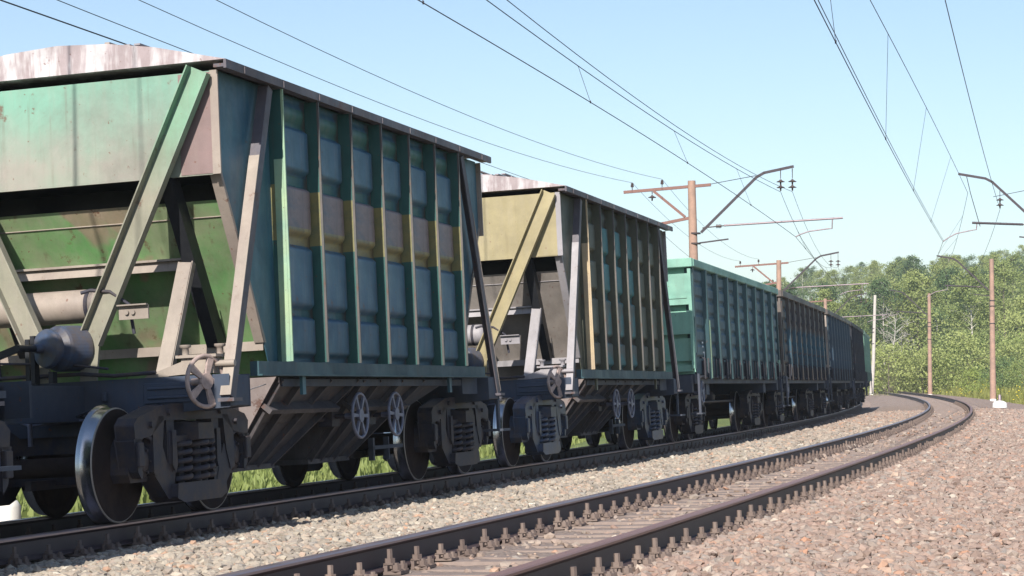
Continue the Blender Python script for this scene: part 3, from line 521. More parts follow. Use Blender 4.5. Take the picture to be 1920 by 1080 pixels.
# ---------------------------------------------------------------- gondola wagons
GX, GY, GT, GB = 6.38, 1.50, 3.47, 1.30
GP = [-5.0, -3.6, -2.15, -.72, .72, 2.15, 3.6, 5.0]
def gondola(name, sa, sb, c, label):
    R = wagon_root(name, sa, sb)
    for s in (-1, 1):
        def sw():
            b = MB(); y = lambda d: s * (GY + d)
            b.prism([(-GX, GT - .1), (-GX, 1.75), (-GX + .25, GB), (GX - .25, GB), (GX, 1.75), (GX, GT - .1)], *sorted((y(-.012), y(0))))
            ed = [-GX] + GP + [GX]
            for i in range(len(ed) - 1):
                xa, xb = ed[i] + .13, ed[i + 1] - .13
                for r in range(6):
                    z0 = 1.62 + r * .29; z1 = z0 + .25
                    b.hexa([(xa, y(0), z0), (xb, y(0), z0), (xb, y(0), z1), (xa, y(0), z1)], [(xa + .06, y(.028), z0 + .05), (xb - .06, y(.028), z0 + .05), (xb - .06, y(.028), z1 - .05), (xa + .06, y(.028), z1 - .05)])
            return b
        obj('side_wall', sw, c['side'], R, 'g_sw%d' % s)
        for px in GP:
            obj('side_post', lambda: MB().hexa([(-.12, s * GY, 1.2), (.12, s * GY, 1.2), (.12, s * GY, GT - .12), (-.12, s * GY, GT - .12)], [(-.07, s * (GY + .12), 1.2), (.07, s * (GY + .12), 1.2), (.07, s * (GY + .10), GT - .12), (-.07, s * (GY + .10), GT - .12)]), c['post'], R, 'g_post%d' % s, (px, 0, 0))
        for px in (-GX + .05, GX - .05): obj('corner_post', lambda: MB().box(-.06, .06, *sorted((s * (GY - .1), s * (GY + .06))), 1.7, GT - .12), c['post'], R, 'g_cp%d' % s, (px, 0, 0))
        obj('top_rail', lambda: MB().box(-GX - .05, GX + .05, *sorted((s * (GY - .06), s * (GY + .10))), GT - .13, GT + .02), c['rail'], R, 'g_tr%d' % s, bevel=.012)
        obj('side_sill', lambda: MB().box(-GX + .1, GX - .1, *sorted((s * (GY - .25), s * (GY - .02))), 1.12, GB), M['frame'], R, 'g_sill%d' % s)
        def locks():
            b = MB()
            for i in range(13):
                x_ = -5.7 + i * .95; y_ = s * (GY + .09)
                b.tube([(x_, s * GY, 1.62), (x_, y_, 1.6), (x_ + .03, y_, 1.35), (x_, y_, 1.2)], .022, 6); b.box(x_ + .2, x_ + .3, *sorted((s * (GY + .0), s * (GY + .08))), 1.28, 1.56)
                b.beam((x_ + .42, y_, 1.22), (x_ + .5, y_, 1.6), .03, .04)
            b.tube([(-6.1, s * (GY + .05), 1.24), (6.1, s * (GY + .05), 1.24)], .03, 6); return b
        obj('hatch_lock', locks, M['g_dark'], R, 'g_locks%d' % s)
    for e in (-1, 1):
        def ew():
            b = MB(); X = lambda d: e * (GX + d)
            b.box(*sorted((X(-.02), X(0))), -GY, GY, 1.3, GT - .1)
            for z0, z1, d in ((1.35, 1.47, .12), (1.55, 1.98, .08), (2.06, 2.48, .15), (2.62, 3.21, .16)): b.box(*sorted((X(0), X(d))), -GY + .02, GY - .02, z0, z1)
            b.box(*sorted((X(.16), X(.175))), -GY + .05, GY - .05, 2.74, 2.77); b.box(*sorted((X(.0), X(.165))), -GY - .04, -GY + .02, 1.4, 3.3); b.box(*sorted((X(.0), X(.165))), GY - .02, GY + .04, 1.4, 3.3)
            return b
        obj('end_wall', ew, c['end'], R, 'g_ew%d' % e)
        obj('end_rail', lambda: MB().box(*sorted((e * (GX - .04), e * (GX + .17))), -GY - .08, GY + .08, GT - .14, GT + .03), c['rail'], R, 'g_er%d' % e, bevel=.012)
        obj('end_sill', lambda: MB().box(*sorted((e * (GX - .1), e * (GX + .12))), -1.45, 1.45, .95, 1.28).box(e * 6.3 - .05, e * 6.3 + .05, -1.58, -1.54, .55, 1.3).box(e * 6.3 - .15, e * 6.3 + .15, -1.62, -1.4, .53, .56), M['frame'], R, 'g_es%d' % e)
        obj('ladder', lambda: sum_boxes([(*sorted((e * (GX + .14), e * (GX + .17))), -1.42 + 2.5, -1.40 + 2.5, 1.3, 3.3), (*sorted((e * (GX + .14), e * (GX + .17))), -1.12 + 2.5, -1.10 + 2.5, 1.3, 3.3)] + [(*sorted((e * (GX + .14), e * (GX + .17))), 1.08, 1.40, 1.5 + .35 * i, 1.52 + .35 * i) for i in range(5)]), c['post'], R, 'g_ld%d' % e)
    obj('floor', lambda: MB().box(-GX + .05, GX - .05, -GY + .05, GY - .05, 1.28, 1.34).box(-6.5, 6.5, -.2, .2, .85, 1.2).box(-4.5, -4.1, -1.4, 1.4, .9, 1.2).box(4.1, 4.5, -1.4, 1.4, .9, 1.2), M['frame'], R, 'g_fl')
    hw_ = obj('brake_handwheel', lambda: handwheel_mb(.2, 5, .02, .02), M['handblue'], R, 'g_hw', (-5.6, -1.5, .95))
    obj('brake_gear', lambda: MB().lathe([(.0, -.3), (.14, -.3), (.16, .1), (0, .15)], (0.6, -.6, .85), 'x', 18).tube([(-3, -.8, .75), (3, -.8, .75)], .03, 7).lathe([(.0, -.4), (.13, -.36), (.13, .36), (0, .4)], (-1.2, -.7, .9), 'x', 18).beam((-5.6, -1.45, .95), (-5.6, -.8, .95), .04, .04), M['cast'], R, 'g_bg')
    bogie(R, -4.325, M['cast']); bogie(R, 4.325, M['cast']); couplers(R, 6.4)
    tag(R, label, 'gondola wagon', 'open gondola wagons round the curve'); return R
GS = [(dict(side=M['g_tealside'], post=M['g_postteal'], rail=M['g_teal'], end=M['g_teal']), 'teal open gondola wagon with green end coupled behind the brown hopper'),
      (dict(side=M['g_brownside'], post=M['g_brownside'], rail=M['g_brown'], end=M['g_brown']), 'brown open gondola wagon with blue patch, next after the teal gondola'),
      (dict(side=M['g_blue'], post=M['g_blue'], rail=M['g_brown'], end=M['beige']), 'dark blue gondola wagon with pale corner post, behind the brown gondola'),
      (dict(side=M['g_dark'], post=M['g_dark'], rail=M['g_dark'], end=M['g_dark']), 'near black gondola wagon with worn pale edge, second from the last visible'),
      (dict(side=M['g_green'], post=M['g_green'], rail=M['g_green'], end=M['g_green']), 'pale green wagon farthest along the train where the curve hides the rest'),
      ]
s0 = 40.15
for i, (c, lab) in enumerate(GS):
    w = gondola('gondola_wagon', s0 + 13.92 * i, s0 + 8.65 + 13.92 * i, c, lab)
    if i == 0:
        def marks():
            b = MB(); y = -GY - .031
            def st(x, z, sc, segs):
                for (a, b_, c_, d_) in segs: b.beam((x + a * sc, y, z + b_ * sc), (x + c_ * sc, y, z + d_ * sc), .004, .05, (0, 1, 0)) if 0 else b.beam((x + a * sc, y, z + b_ * sc), (x + c_ * sc, y, z + d_ * sc), .03, .004, (0, 1, 0))
            st(-5.45, 1.50, .22, [(0, 1, .8, 1), (.8, 1, .3, 0)]); st(-5.55, 1.78, .1, [(0, .5, 1.6, .5), (0, 1.3, 1.6, 1.3)]); return b
        obj('painted_number', marks, M['white'], w)
        obj('post_sun_strip', lambda: MB().box(-.055, .055, -GY - .128, -GY - .122, 1.22, 2.35), M['post_edge'], w, None, (GP[0], 0, 0))  # painted sunlight: pale strip on the lower part of the first post

# ---------------------------------------------------------------- tracks
HEADP = [(-.075, 0), (.075, 0), (.075, .010), (.012, .028), (.009, .135), (.030, .150), (.0375, .158), (.0375, .172), (.030, .180), (-.030, .180), (-.0375, .172), (-.0375, .158), (-.030, .150), (-.009, .135), (-.012, .028), (-.075, .010)]
def rail_mesh(off, ztop, s0_, s1_, step=1.0):
    b = MB(); ss = np.arange(s0_, s1_ + .01, step); n = len(HEADP); vs = []
    for o, z in HEADP: vs.append(at(ss, off + o, ztop - .18 + z))
    V = np.stack(vs, 1).reshape(-1, 3); b.v = [tuple(p) for p in V]
    for i in range(len(ss) - 1):
        for k_ in range(n):
            b.f.append((i * n + k_, i * n + (k_ + 1) % n, (i + 1) * n + (k_ + 1) % n, (i + 1) * n + k_)); b.sm.append(False)
            b.mi.append(1 if k_ in (8,) else (2 if k_ in (7, 9, 6, 10) else 0))
    return b
def bolt(b, x, y, z, h, r=.016):
    b.lathe([(r * 1.9, 0), (r * 1.9, .008)], (x, y, z), 'z', 8, False); b.lathe([(r * 1.5, .008), (r * 1.5, .034)], (x, y, z), 'z', 6, False); b.lathe([(r * .8, .034), (r * .8, h)], (x, y, z), 'z', 6, False)
def fastening_mb():   # local: x across the track, y along; rail foot centre at 0, z=0 top of sleeper
    b = MB(); b.box(-.19, .19, -.075, .075, 0, .018)
    for s in (-1, 1):
        b.box(*sorted((s * .078, s * .10)), -.07, .07, .018, .05)
        b.hexa([(s * .055, -.03, .036), (s * .115, -.03, .03), (s * .115, .03, .03), (s * .055, .03, .036)], [(s * .058, -.028, .056), (s * .11, -.028, .062), (s * .11, .028, .062), (s * .058, .028, .056)])
        bolt(b, s * .09, 0, .052, .085, .023); bolt(b, s * .155, .05, .018, .05, .02); bolt(b, s * .155, -.05, .018, .045, .02)
    return b
def sleeper_mb():
    b = MB(); L = 1.35; w, wt = .14, .095
    st = [(-L, 0), (-1.05, -.005), (-.5, -.005), (-.3, -.012), (.3, -.012), (.5, -.005), (1.05, -.005), (L, 0)]
    for (x0, d0), (x1, d1) in zip(st, st[1:]):
        b.hexa([(x0, -w, -.2), (x1, -w, -.2), (x1, w, -.2), (x0, w, -.2)], [(x0, -wt, d0), (x1, -wt, d1), (x1, wt, d1), (x0, wt, d0)])
    return b
def track(off, zo, s_rng, label, s_det, tops):
    """off: centre line; zo: top of the outer rail"""
    R = empty('railway_track', Matrix.Translation((0, 0, 0))); tag(R, label, 'railway track', 'curving railway tracks')
    c = 1.59 * CANT
    obj('rail', rail_mesh(off + .795, zo, *s_rng), [M['rail'], tops[1], tops[1]], R); obj('rail', rail_mesh(off - .795, zo - c, *s_rng), [M['rail'], tops[0], tops[0]], R)
    sp_ = .5; ss = np.arange(s_det[0], s_det[1], sp_)
    def M4(s_, o, z):
        h = hd(s_); p = at(s_, o, z); ex = Vector((math.cos(h), -math.sin(h), math.tan(CANT))).normalized(); ey = Vector((math.sin(h), math.cos(h), 0)); ez = ex.cross(ey)
        m = Matrix((ex, ey, ez)).transposed().to_4x4(); m.translation = Vector(p); return m
    zs = -.18 - .022
    for i in range(100):
        s_ = ss[i] + random.uniform(-.02, .02); m = M4(s_, off, zo - c / 2 + zs + random.uniform(-.012, .004)) @ Matrix.Rotation(random.uniform(-.02, .02), 4, 'Z')
        so_ = obj('sleeper', sleeper_mb, M['sleeper'], R, 'sleeper'); so_.matrix_local = m
        for o in (-.795, .795):
            fo = obj('rail_fastening', fastening_mb, M['fast'], so_, 'fast'); fo.matrix_local = Matrix.Translation((o, random.uniform(-.02, .02), 0)) @ Matrix.Rotation(random.uniform(-.09, .09), 4, 'Z') @ Matrix.Rotation(random.uniform(-.05, .05), 4, 'X') @ Matrix.Diagonal((1, random.uniform(.9, 1.15), random.uniform(.8, 1.15), 1))
    b = MB(); fb = fastening_mb(); sb = sleeper_mb()
    for s_ in ss[100:]:
        m = M4(s_, off, zo - c / 2 + zs); b.m = 0; b.add([m @ Vector(p) for p in sb.v], sb.f); b.m = 1
        if s_ < 110:
            for o in (-.795, .795): mm = m @ Matrix.Translation((o, 0, 0)); b.add([mm @ Vector(p) for p in fb.v], fb.f)
    o = obj('sleepers', b, [M['sleeper'], M['fast']], R); tag(o, kind='stuff')
    return R
track(0, 0, (-20, 400), 'empty railway track with bolted rails on the right beside the train', (8.5, 200), (M['railtop'], M['railtop2']))
track(-SP, Z1, (-30, 330), 'railway track under the wheels of the freight train', (10, 150), (M['railtop'], M['railtop']))

# ---------------------------------------------------------------- ground, ballast, stones
cl = CANT
XS = [(-SP - 6.2, -1.35), (-SP - 3.4, -1.15), (-SP - 2.0, Z1 - .40), (-SP - 1.3, Z1 - .31), (-SP - .8, Z1 - .30), (-SP, Z1 - .275), (-SP + .8, Z1 - .235), (-SP + 1.3, -.455), (-SP + 1.75, -.41), (-2.9, -.35), (-2.2, -.315), (-1.5, -.30),
      (-1.2, -.285), (-.8, -.285), (-.4, -.292), (0, -.280), (.4, -.258), (.8, -.215), (1.1, -.185), (1.5, -.18), (2.2, -.22), (3.5, -.25), (4.6, -.32), (5.6, -.65), (7.5, -1.0)]
XO = np.array([a for a, _ in XS]); XZ = np.array([b for _, b in XS])
def ballast_z(off): return np.interp(off, XO, XZ)
offs = np.unique(np.concatenate([XO, np.arange(XO[0], XO[-1], .4)])); ss = np.concatenate([np.arange(-45, 60, .5), np.arange(60, 400, 2.)])
G = np.stack([at(ss, o, ballast_z(o)) for o in offs], 1); G[:, :, 2] += rng.normal(0, .008, G.shape[:2]); n = len(offs)
b = MB(); b.v = [tuple(p) for p in G.reshape(-1, 3)]
for i in range(len(ss) - 1):
    for j in range(n - 1): b.f.append((i * n + j, i * n + j + 1, (i + 1) * n + j + 1, (i + 1) * n + j)); b.sm.append(True); b.mi.append(0)
bed = obj('ballast_bed', b, M['ballast']); tag(bed, kind='structure')
def zone_of(o): return np.interp(o, [-SP - .5, -4.3, -4.0, -1.3, -.9, .9], [.7, .8, 1, .95, .25, 0])
for nm_, fn in (('zone', zone_of), ('dust', lambda o: np.interp(np.abs(o), [0, .95, 1.15], [1, .9, 0]) + np.interp(np.abs(o + SP), [0, .95, 1.15], [1, .9, 0]))):
    a_ = bed.data.attributes.new(nm_, 'FLOAT', 'POINT'); a_.data.foreach_set('value', (np.tile(fn(offs), len(ss)) * (np.repeat(np.interp(ss, [35, 70], [1, .15]), len(offs)) if nm_ == 'zone' else 1)).astype(np.float32))
# individual stones on the bed
def ico():
    t = (1 + 5 ** .5) / 2; v = np.array([(-1, t, 0), (1, t, 0), (-1, -t, 0), (1, -t, 0), (0, -1, t), (0, 1, t), (0, -1, -t), (0, 1, -t), (t, 0, -1), (t, 0, 1), (-t, 0, -1), (-t, 0, 1)]) / math.hypot(1, t)
    f = np.array([(0, 11, 5), (0, 5, 1), (0, 1, 7), (0, 7, 10), (0, 10, 11), (1, 5, 9), (5, 11, 4), (11, 10, 2), (10, 7, 6), (7, 1, 8), (3, 9, 4), (3, 4, 2), (3, 2, 6), (3, 6, 8), (3, 8, 9), (4, 9, 5), (2, 4, 11), (6, 2, 10), (8, 6, 7), (9, 8, 1)]); return v, f
def scatter(zone, dens, size, s_rng, colour=None):
    N = int((s_rng[1] - s_rng[0]) * (zone[1] - zone[0]) * dens); s_ = rng.uniform(*s_rng, N); o = rng.uniform(*zone, N)
    P = at(s_, o, ballast_z(o)); uv, d = proj(P); keep = (d > 4) & (uv[:, 0] > -500) & (uv[:, 0] < 2500) & (uv[:, 1] < 1300)
    return P[keep], (size[0] + (size[1] * 1.3 - size[0]) * rng.uniform(0, 1, keep.sum()) ** 1.7), zone_of(o[keep]) * np.interp(s_[keep], [35, 70], [1, .15])
Pl, Sl, Zl = [], [], []
zones = []
for a, b_, dn in ((5, 20, 1050), (20, 32, 620), (32, 50, 300), (50, 85, 120)):
    sz = (.011, .031) if a < 20 else ((.014, .036) if a < 32 else ((.018, .044) if a < 50 else (.026, .058)))
    zones += [((.93, 5.2), dn, sz, (a, b_)), ((-4.15, -.97), dn, sz, (a, b_)), ((-.68, .68), dn * .05, sz, (a, b_)), ((-5.8, -4.4), dn * .1, sz, (a, b_))]
for z in zones: p, s_, z_ = scatter(*z); Pl.append(p); Sl.append(s_); Zl.append(z_)
P = np.concatenate(Pl); SZ = np.concatenate(Sl); ZN = np.concatenate(Zl); N = len(P)
iv, jf = ico()
V = iv[None] * (1 + rng.uniform(-.28, .28, (N, 12, 1))) * SZ[:, None, None] * rng.uniform([.8, .8, .45], [1.4, 1.4, .85], (N, 3))[:, None, :]
ang = rng.uniform(0, 2 * PI, N); tl = rng.normal(0, .45, N); ca, sa_ = np.cos(ang)[:, None], np.sin(ang)[:, None]; ct, st_ = np.cos(tl)[:, None], np.sin(tl)[:, None]
X, Y, Zc = V[..., 0], V[..., 1], V[..., 2]; Y, Zc = Y * ct - Zc * st_, Y * st_ + Zc * ct; X, Y = X * ca - Y * sa_, X * sa_ + Y * ca
V = np.stack([X, Y, Zc], -1) + P[:, None, :]; V[..., 2] += (rng.uniform(-.1, .75, N) * SZ)[:, None]
Fc = (jf[None] + 12 * np.arange(N)[:, None, None]).reshape(-1, 3)
me = bpy.data.meshes.new('ballast_stones'); me.vertices.add(N * 12); me.vertices.foreach_set('co', V.reshape(-1).astype(np.float32))
me.loops.add(len(Fc) * 3); me.loops.foreach_set('vertex_index', Fc.reshape(-1).astype(np.int32)); me.polygons.add(len(Fc))
me.polygons.foreach_set('loop_start', np.arange(0, len(Fc) * 3, 3, dtype=np.int32)); me.update(calc_edges=True)
az_ = me.attributes.new('zone', 'FLOAT', 'POINT'); az_.data.foreach_set('value', np.repeat(ZN, 12).astype(np.float32))
at_ = me.attributes.new('stone', 'FLOAT', 'POINT'); at_.data.foreach_set('value', np.repeat(rng.uniform(0, 1, N) ** 1.0, 12).astype(np.float32))
me.polygons.foreach_set('use_smooth', np.zeros(len(Fc), bool)); me.materials.append(M['stone'])
o = bpy.data.objects.new('ballast_stones', me); scn.collection.objects.link(o); tag(o, kind='stuff', label='crushed stone ballast in grey, pink and orange'); print('stones', N)
# terrain
def ground_z(x, y):
    x = np.asarray(x, float); y = np.asarray(y, float)
    d = np.hypot(x, y); r = x / np.maximum(y, 1.)
    g = -1.05 + .9 * np.clip((y - 60) / 60, 0, 1) + 1.1 * np.clip((y - 150) / 80, 0, 1) ** 2
    lat = np.interp(r, [-.2, .04, .10, .125, .15, .2, .26, .5], [.1, .15, .33, .58, .72, .82, .92, 1.])
    t = np.clip((y - 225) / 300, 0, 1); hill = (t * t * (3 - 2 * t)) * 27 * lat
    u2 = np.clip((d - 600) / 900, 0, 1); far = u2 * 12
    return g + np.where(y > 0, hill, 0) * np.clip(1.25 - (y - 600) / 900, .3, 1) + np.where(y > 0, far * 0, 0)
xs = np.unique(np.concatenate([np.linspace(-1800, -150, 23), np.linspace(-150, -20, 27), np.linspace(-20, 60, 61), np.linspace(60, 200, 57), np.linspace(200, 1800, 23)]))
ys = np.unique(np.concatenate([np.linspace(-800, -40, 12), np.linspace(-40, 120, 81), np.linspace(120, 640, 131), np.linspace(640, 3000, 20)]))
XX, YY = np.meshgrid(xs, ys); GZ = ground_z(XX, YY) + rng.normal(0, .03, XX.shape)
# keep the ground sheet below the ballast
ctr = at(S[::8], -2.5); 
dm = np.full(XX.shape, 1e9)
for q in ctr: dm = np.minimum(dm, np.hypot(XX - q[0], YY - q[1]))
GZ = np.where(dm < 7.0, np.minimum(GZ, -.95), GZ); GZ = np.where((dm < 10) & (dm >= 7.0) , np.minimum(GZ, -.95 + (dm - 7.0) * .35), GZ)
b = MB(); nx = len(xs); b.v = [tuple(p) for p in np.stack([XX, YY, GZ], -1).reshape(-1, 3)]
for i in range(len(ys) - 1):
    for j in range(nx - 1): b.f.append((i * nx + j, i * nx + j + 1, (i + 1) * nx + j + 1, (i + 1) * nx + j)); b.sm.append(True); b.mi.append(0)
tag(obj('ground', b, M['ground']), kind='structure')
def gz_at(x, y):
    i = min(max(np.searchsorted(ys, y) - 1, 0), len(ys) - 2); j = min(max(np.searchsorted(xs, x) - 1, 0), len(xs) - 2)
    ty = (y - ys[i]) / (ys[i + 1] - ys[i]); tx = (x - xs[j]) / (xs[j + 1] - xs[j])
    return (GZ[i, j] * (1 - tx) + GZ[i, j + 1] * tx) * (1 - ty) + (GZ[i + 1, j] * (1 - tx) + GZ[i + 1, j + 1] * tx) * ty
# grass blades
def blades(name, pts, h, w, mats, nb=7, fl=0., label=None):
    N = len(pts); b = MB(); V = []; Fq = []; mi = []
    for (x, y, z, k_) in pts:
        for _ in range(nb):
            a = random.uniform(0, 2 * PI); hh = h * k_ * random.uniform(.5, 1.2); r = hh * random.uniform(.1, .6); ww = w * random.uniform(.6, 1.3); px, py = x + random.gauss(0, .12) * k_, y + random.gauss(0, .12) * k_
            c, s_ = math.cos(a), math.sin(a); i = len(V)
            V += [(px - s_ * ww, py + c * ww, z), (px + s_ * ww, py - c * ww, z), (px + c * r * .4 + s_ * ww * .8, py + s_ * r * .4 - c * ww * .8, z + hh * .6), (px + c * r * .4 - s_ * ww * .8, py + s_ * r * .4 + c * ww * .8, z + hh * .6), (px + c * r, py + s_ * r, z + hh)]
            Fq += [(i, i + 1, i + 2, i + 3), (i + 3, i + 2, i + 4)]; mi += [0, 0]
            if random.random() < fl:
                j = len(V); q = .06; cx, cy, cz = px + c * r, py + s_ * r, z + hh
                V += [(cx - q, cy, cz), (cx, cy - q, cz), (cx + q, cy, cz), (cx, cy + q, cz), (cx, cy, cz + q), (cx, cy, cz - q)]; Fq += [(j, j + 1, j + 4), (j + 1, j + 2, j + 4), (j + 2, j + 3, j + 4), (j + 3, j, j + 4)]; mi += [1] * 4
    b.v = V; b.f = Fq; b.sm = [False] * len(Fq); b.mi = mi; o = obj(name, b, mats); tag(o, kind='stuff', label=label); return o
pts = []
for _ in range(11000):      # weeds beyond the train
    s_ = random.uniform(8, 75); o_ = -SP - random.uniform(2.7, 16); p = at(s_, o_); z = ballast_z(o_) if o_ > XO[0] else gz_at(p[0], p[1])
    pts.append((p[0], p[1], float(z) - .03, random.uniform(.6, 1.5) * (1 + .5 * math.sin(p[0] * 1.3) * math.sin(p[1] * .9))))
blades('grass', pts, .22, .035, [M['leafw'], M['yflower']], 8, .0, 'rough green weeds on the far side of the train')
pts = []
for _ in range(9000):      # verge on the outside of the curve
    s_ = random.uniform(62, 300); o_ = random.uniform(4.9, 30) if random.random() < .6 else random.uniform(4.9, 9); p = at(s_, o_)
    z = float(ballast_z(o_)) if o_ < 7.4 else gz_at(p[0], p[1]); uv, d = proj(p)
    if not (1300 < uv[0] < 2300): continue
    pts.append((p[0], p[1], max(z, gz_at(p[0], p[1])) - .03, random.uniform(.7, 1.6)))
for _ in range(4000):
    y = random.uniform(175, 260); x = y * random.uniform(.10, .34); pts.append((x, y, gz_at(x, y) - .03, random.uniform(.9, 2.)))
blades('grass', pts, .55, .035, [M['grass'], M['yflower']], 7, .012, 'tall yellow green grass with small yellow flowers along the verge')

# ---------------------------------------------------------------- trees
def tree_mesh(seed, H, cw, base, leaves, lean=.03, trunkr=.15, leaf=.30, bare=False):
    r = random.Random(seed); t = MB(); tips = []
    tp = []; x = y = 0
    for i in range(9):
        f = i / 8; tp.append(Vector((x, y, f * H * .93))); x += r.gauss(0, lean * H / 8); y += r.gauss(0, lean * H / 8)
    t.tube(tp, [trunkr * (1 - .88 * i / 8) for i in range(9)], 6)
    nb = 26 if not bare else 34
    for i in range(nb):
        f = base + (1 - base) * (i + .5) / nb; k_ = f * 8; a = tp[min(int(k_), 7)].lerp(tp[min(int(k_) + 1, 8)], k_ - int(k_))
        an = r.uniform(0, 2 * PI); ff = (f - base) / (1 - base); L = cw * (.35 + .75 * math.sin(min(1, (1 - ff) * 1.15 + .08) * PI * .62)) * r.uniform(.6, 1.15)
        d = Vector((math.cos(an), math.sin(an), r.uniform(.35, 1.0))); b1 = a + d * L * .5; b2 = b1 + Vector((d.x, d.y, r.uniform(-.2, .4))) * L * .5
        t.tube([a, b1, b2], [trunkr * .32 * (1 - f * .5), trunkr * .18, .012], 4, caps=False); tips.append((b1, L * .35)); tips.append((b2, L * .35)); tips.append((a.lerp(b2, .8), L * .3))
        if bare:
            for _ in range(4): q = b1.lerp(b2, r.random()); t.tube([q, q + Vector((r.gauss(0, .4), r.gauss(0, .4), r.uniform(.2, .9)))], [.02, .008], 3, caps=False)
    rr = np.random.default_rng(seed); C = np.array([list(p) for p, _ in tips]); R_ = np.array([q for _, q in tips])
    idx = rr.integers(0, len(tips), leaves); pos = C[idx] + rr.normal(0, 1, (leaves, 3)) * (R_[idx] * .62 + .12)[:, None] * np.array([1, 1, .75])
    A = rr.normal(0, 1, (leaves, 3)); A /= np.linalg.norm(A, axis=1, keepdims=True); B = np.cross(A, rr.normal(0, 1, (leaves, 3))); B /= np.linalg.norm(B, axis=1, keepdims=True)
    sz = (leaf * rr.uniform(.5, 1.2, leaves))[:, None]; V = np.stack([pos - A * sz * .5, pos + B * sz * .32, pos + A * sz * .5, pos - B * sz * .32], 1).reshape(-1, 3)
    c = MB(); c.v = [tuple(p) for p in V]; c.f = [(4 * i, 4 * i + 1, 4 * i + 2, 4 * i + 3) for i in range(leaves)]; c.sm = [False] * leaves; c.mi = [0] * leaves
    return t, c
KINDS = []
for i, a in enumerate([(1, 13, 2.4, .25, 5600), (2, 14, 2.3, .42, 4600), (3, 11, 2.7, .15, 5800), (4, 14, 2.1, .46, 3600), (5, 12, 3.1, .16, 6400), (6, 9, 2.9, .06, 5800), (7, 15, 2.3, .44, 4200)]):
    t, c = tree_mesh(*a); KINDS.append((a[1], t, c, i))
sh = tree_mesh(21, 4.5, 2.4, .02, 2600, .05, .07, .24); SHR = (4.5, sh[0], sh[1], 8)
def tree(x, y, kd, sc, leafm, barkm, name, label, cat, group, z=None):
    H, t, c, i = kd; zz_ = gz_at(x, y) if z is None else z
    e = empty(name, Matrix.Translation((x, y, zz_ - .1)) @ Matrix.Rotation(random.uniform(0, 2 * PI), 4, 'Z') @ Matrix.Diagonal((sc * random.uniform(.9, 1.15), sc * random.uniform(.9, 1.15), sc, 1)))
    obj('trunk', t, barkm, e, 'tr%d' % i)
    if c is not None: obj('crown', c, leafm, e, 'cr%d' % i)
    tag(e, label, cat, group); return e
cnt = 0
rows = [(236, 4.6), (248, 4.6), (261, 4.6), (276, 4.8), (292, 4.8), (310, 5), (330, 5), (352, 5.2), (376, 5.4), (402, 5.4), (430, 5.6), (458, 5.6), (486, 5.6), (514, 5.6)]
for ri, (y, sp_) in enumerate(rows):
    x = y * .098
    while x < y * .278:
        xx = x + random.uniform(-1.3, 1.3); yy = y + random.uniform(-6, 6)
        kd = random.choice(KINDS); sc = random.uniform(.75, 1.15); dk = random.random() * (1.35 if y < 330 else .95)
        if xx < yy * .119: x += sp_; continue
        vs_ = np.interp(960 + F_PX * xx / yy, [1395, 1442, 1500, 1560, 1640, 1700, 1760, 1850, 1920], [532, 518, 500, 492, 487, 478, 482, 470, 460]) + random.uniform(-6, 22)
        sc = min(sc, (CAMH + (YH - vs_) / F_PX * yy - gz_at(xx, yy)) / kd[0]); sc = max(sc, .35)
        lm = M['leaf'] if dk < .62 else M['leafd']; bk = M['bark'] if random.random() < .6 else M['barkd']
        tree(xx, yy, kd, sc, lm, bk, 'birch_tree' if bk is M['bark'] else 'broadleaf_tree', 'leafy tree standing among the others of the wooded hillside', 'tree', 'trees of the wooded hillside'); cnt += 1
        x += sp_ * random.uniform(.8, 1.25)
for i in range(30):
    y = random.uniform(205, 235); x = y * (.175 + .10 * i / 30) + random.uniform(-1, 1)
    tree(x, y, SHR, random.uniform(.6, 1.25), random.choice([M['leafb'], M['leaf'], M['leaf']]), M['barkd'], 'bush', 'rounded green bush at the foot of the wooded hill', 'bush', 'bushes along the foot of the hill'); cnt += 1
for i in range(16):
    y = random.uniform(150, 200); x = y * (.232 + .045 * i / 16) + random.uniform(-1, 1)
    tree(x, y, SHR, random.uniform(.35, .75), random.choice([M['leafb'], M['leaf'], M['leafd']]), M['barkd'], 'bush', 'small rounded bush on the verge behind the tall pole', 'bush', 'small bushes on the verge'); cnt += 1
BT, _ = tree_mesh(33, 12, 2.4, .3, 10, .05, .13, .3, True)
tree(232 * .1885, 233, (12, BT, None, 9), .88, None, M['bark'], 'bare_birch', 'leafless forked white birch standing out against the green trees', 'tree', None)
tree(232 * .196, 236, (12, BT, None, 9), .68, None, M['bark'], 'bare_birch', 'smaller bare pale birch just right of the forked leafless one', 'tree', None)
DT = tree_mesh(41, 5, 2.2, .05, 1200, .06, .09, .22); tree(218 * .191, 218, (5, DT[0], DT[1], 10), .7, M['barkd'], M['barkd'], 'dry_bush', 'dry grey brown bush between the grey pole and the middle brown pole', 'bush', None)
print('trees', cnt)

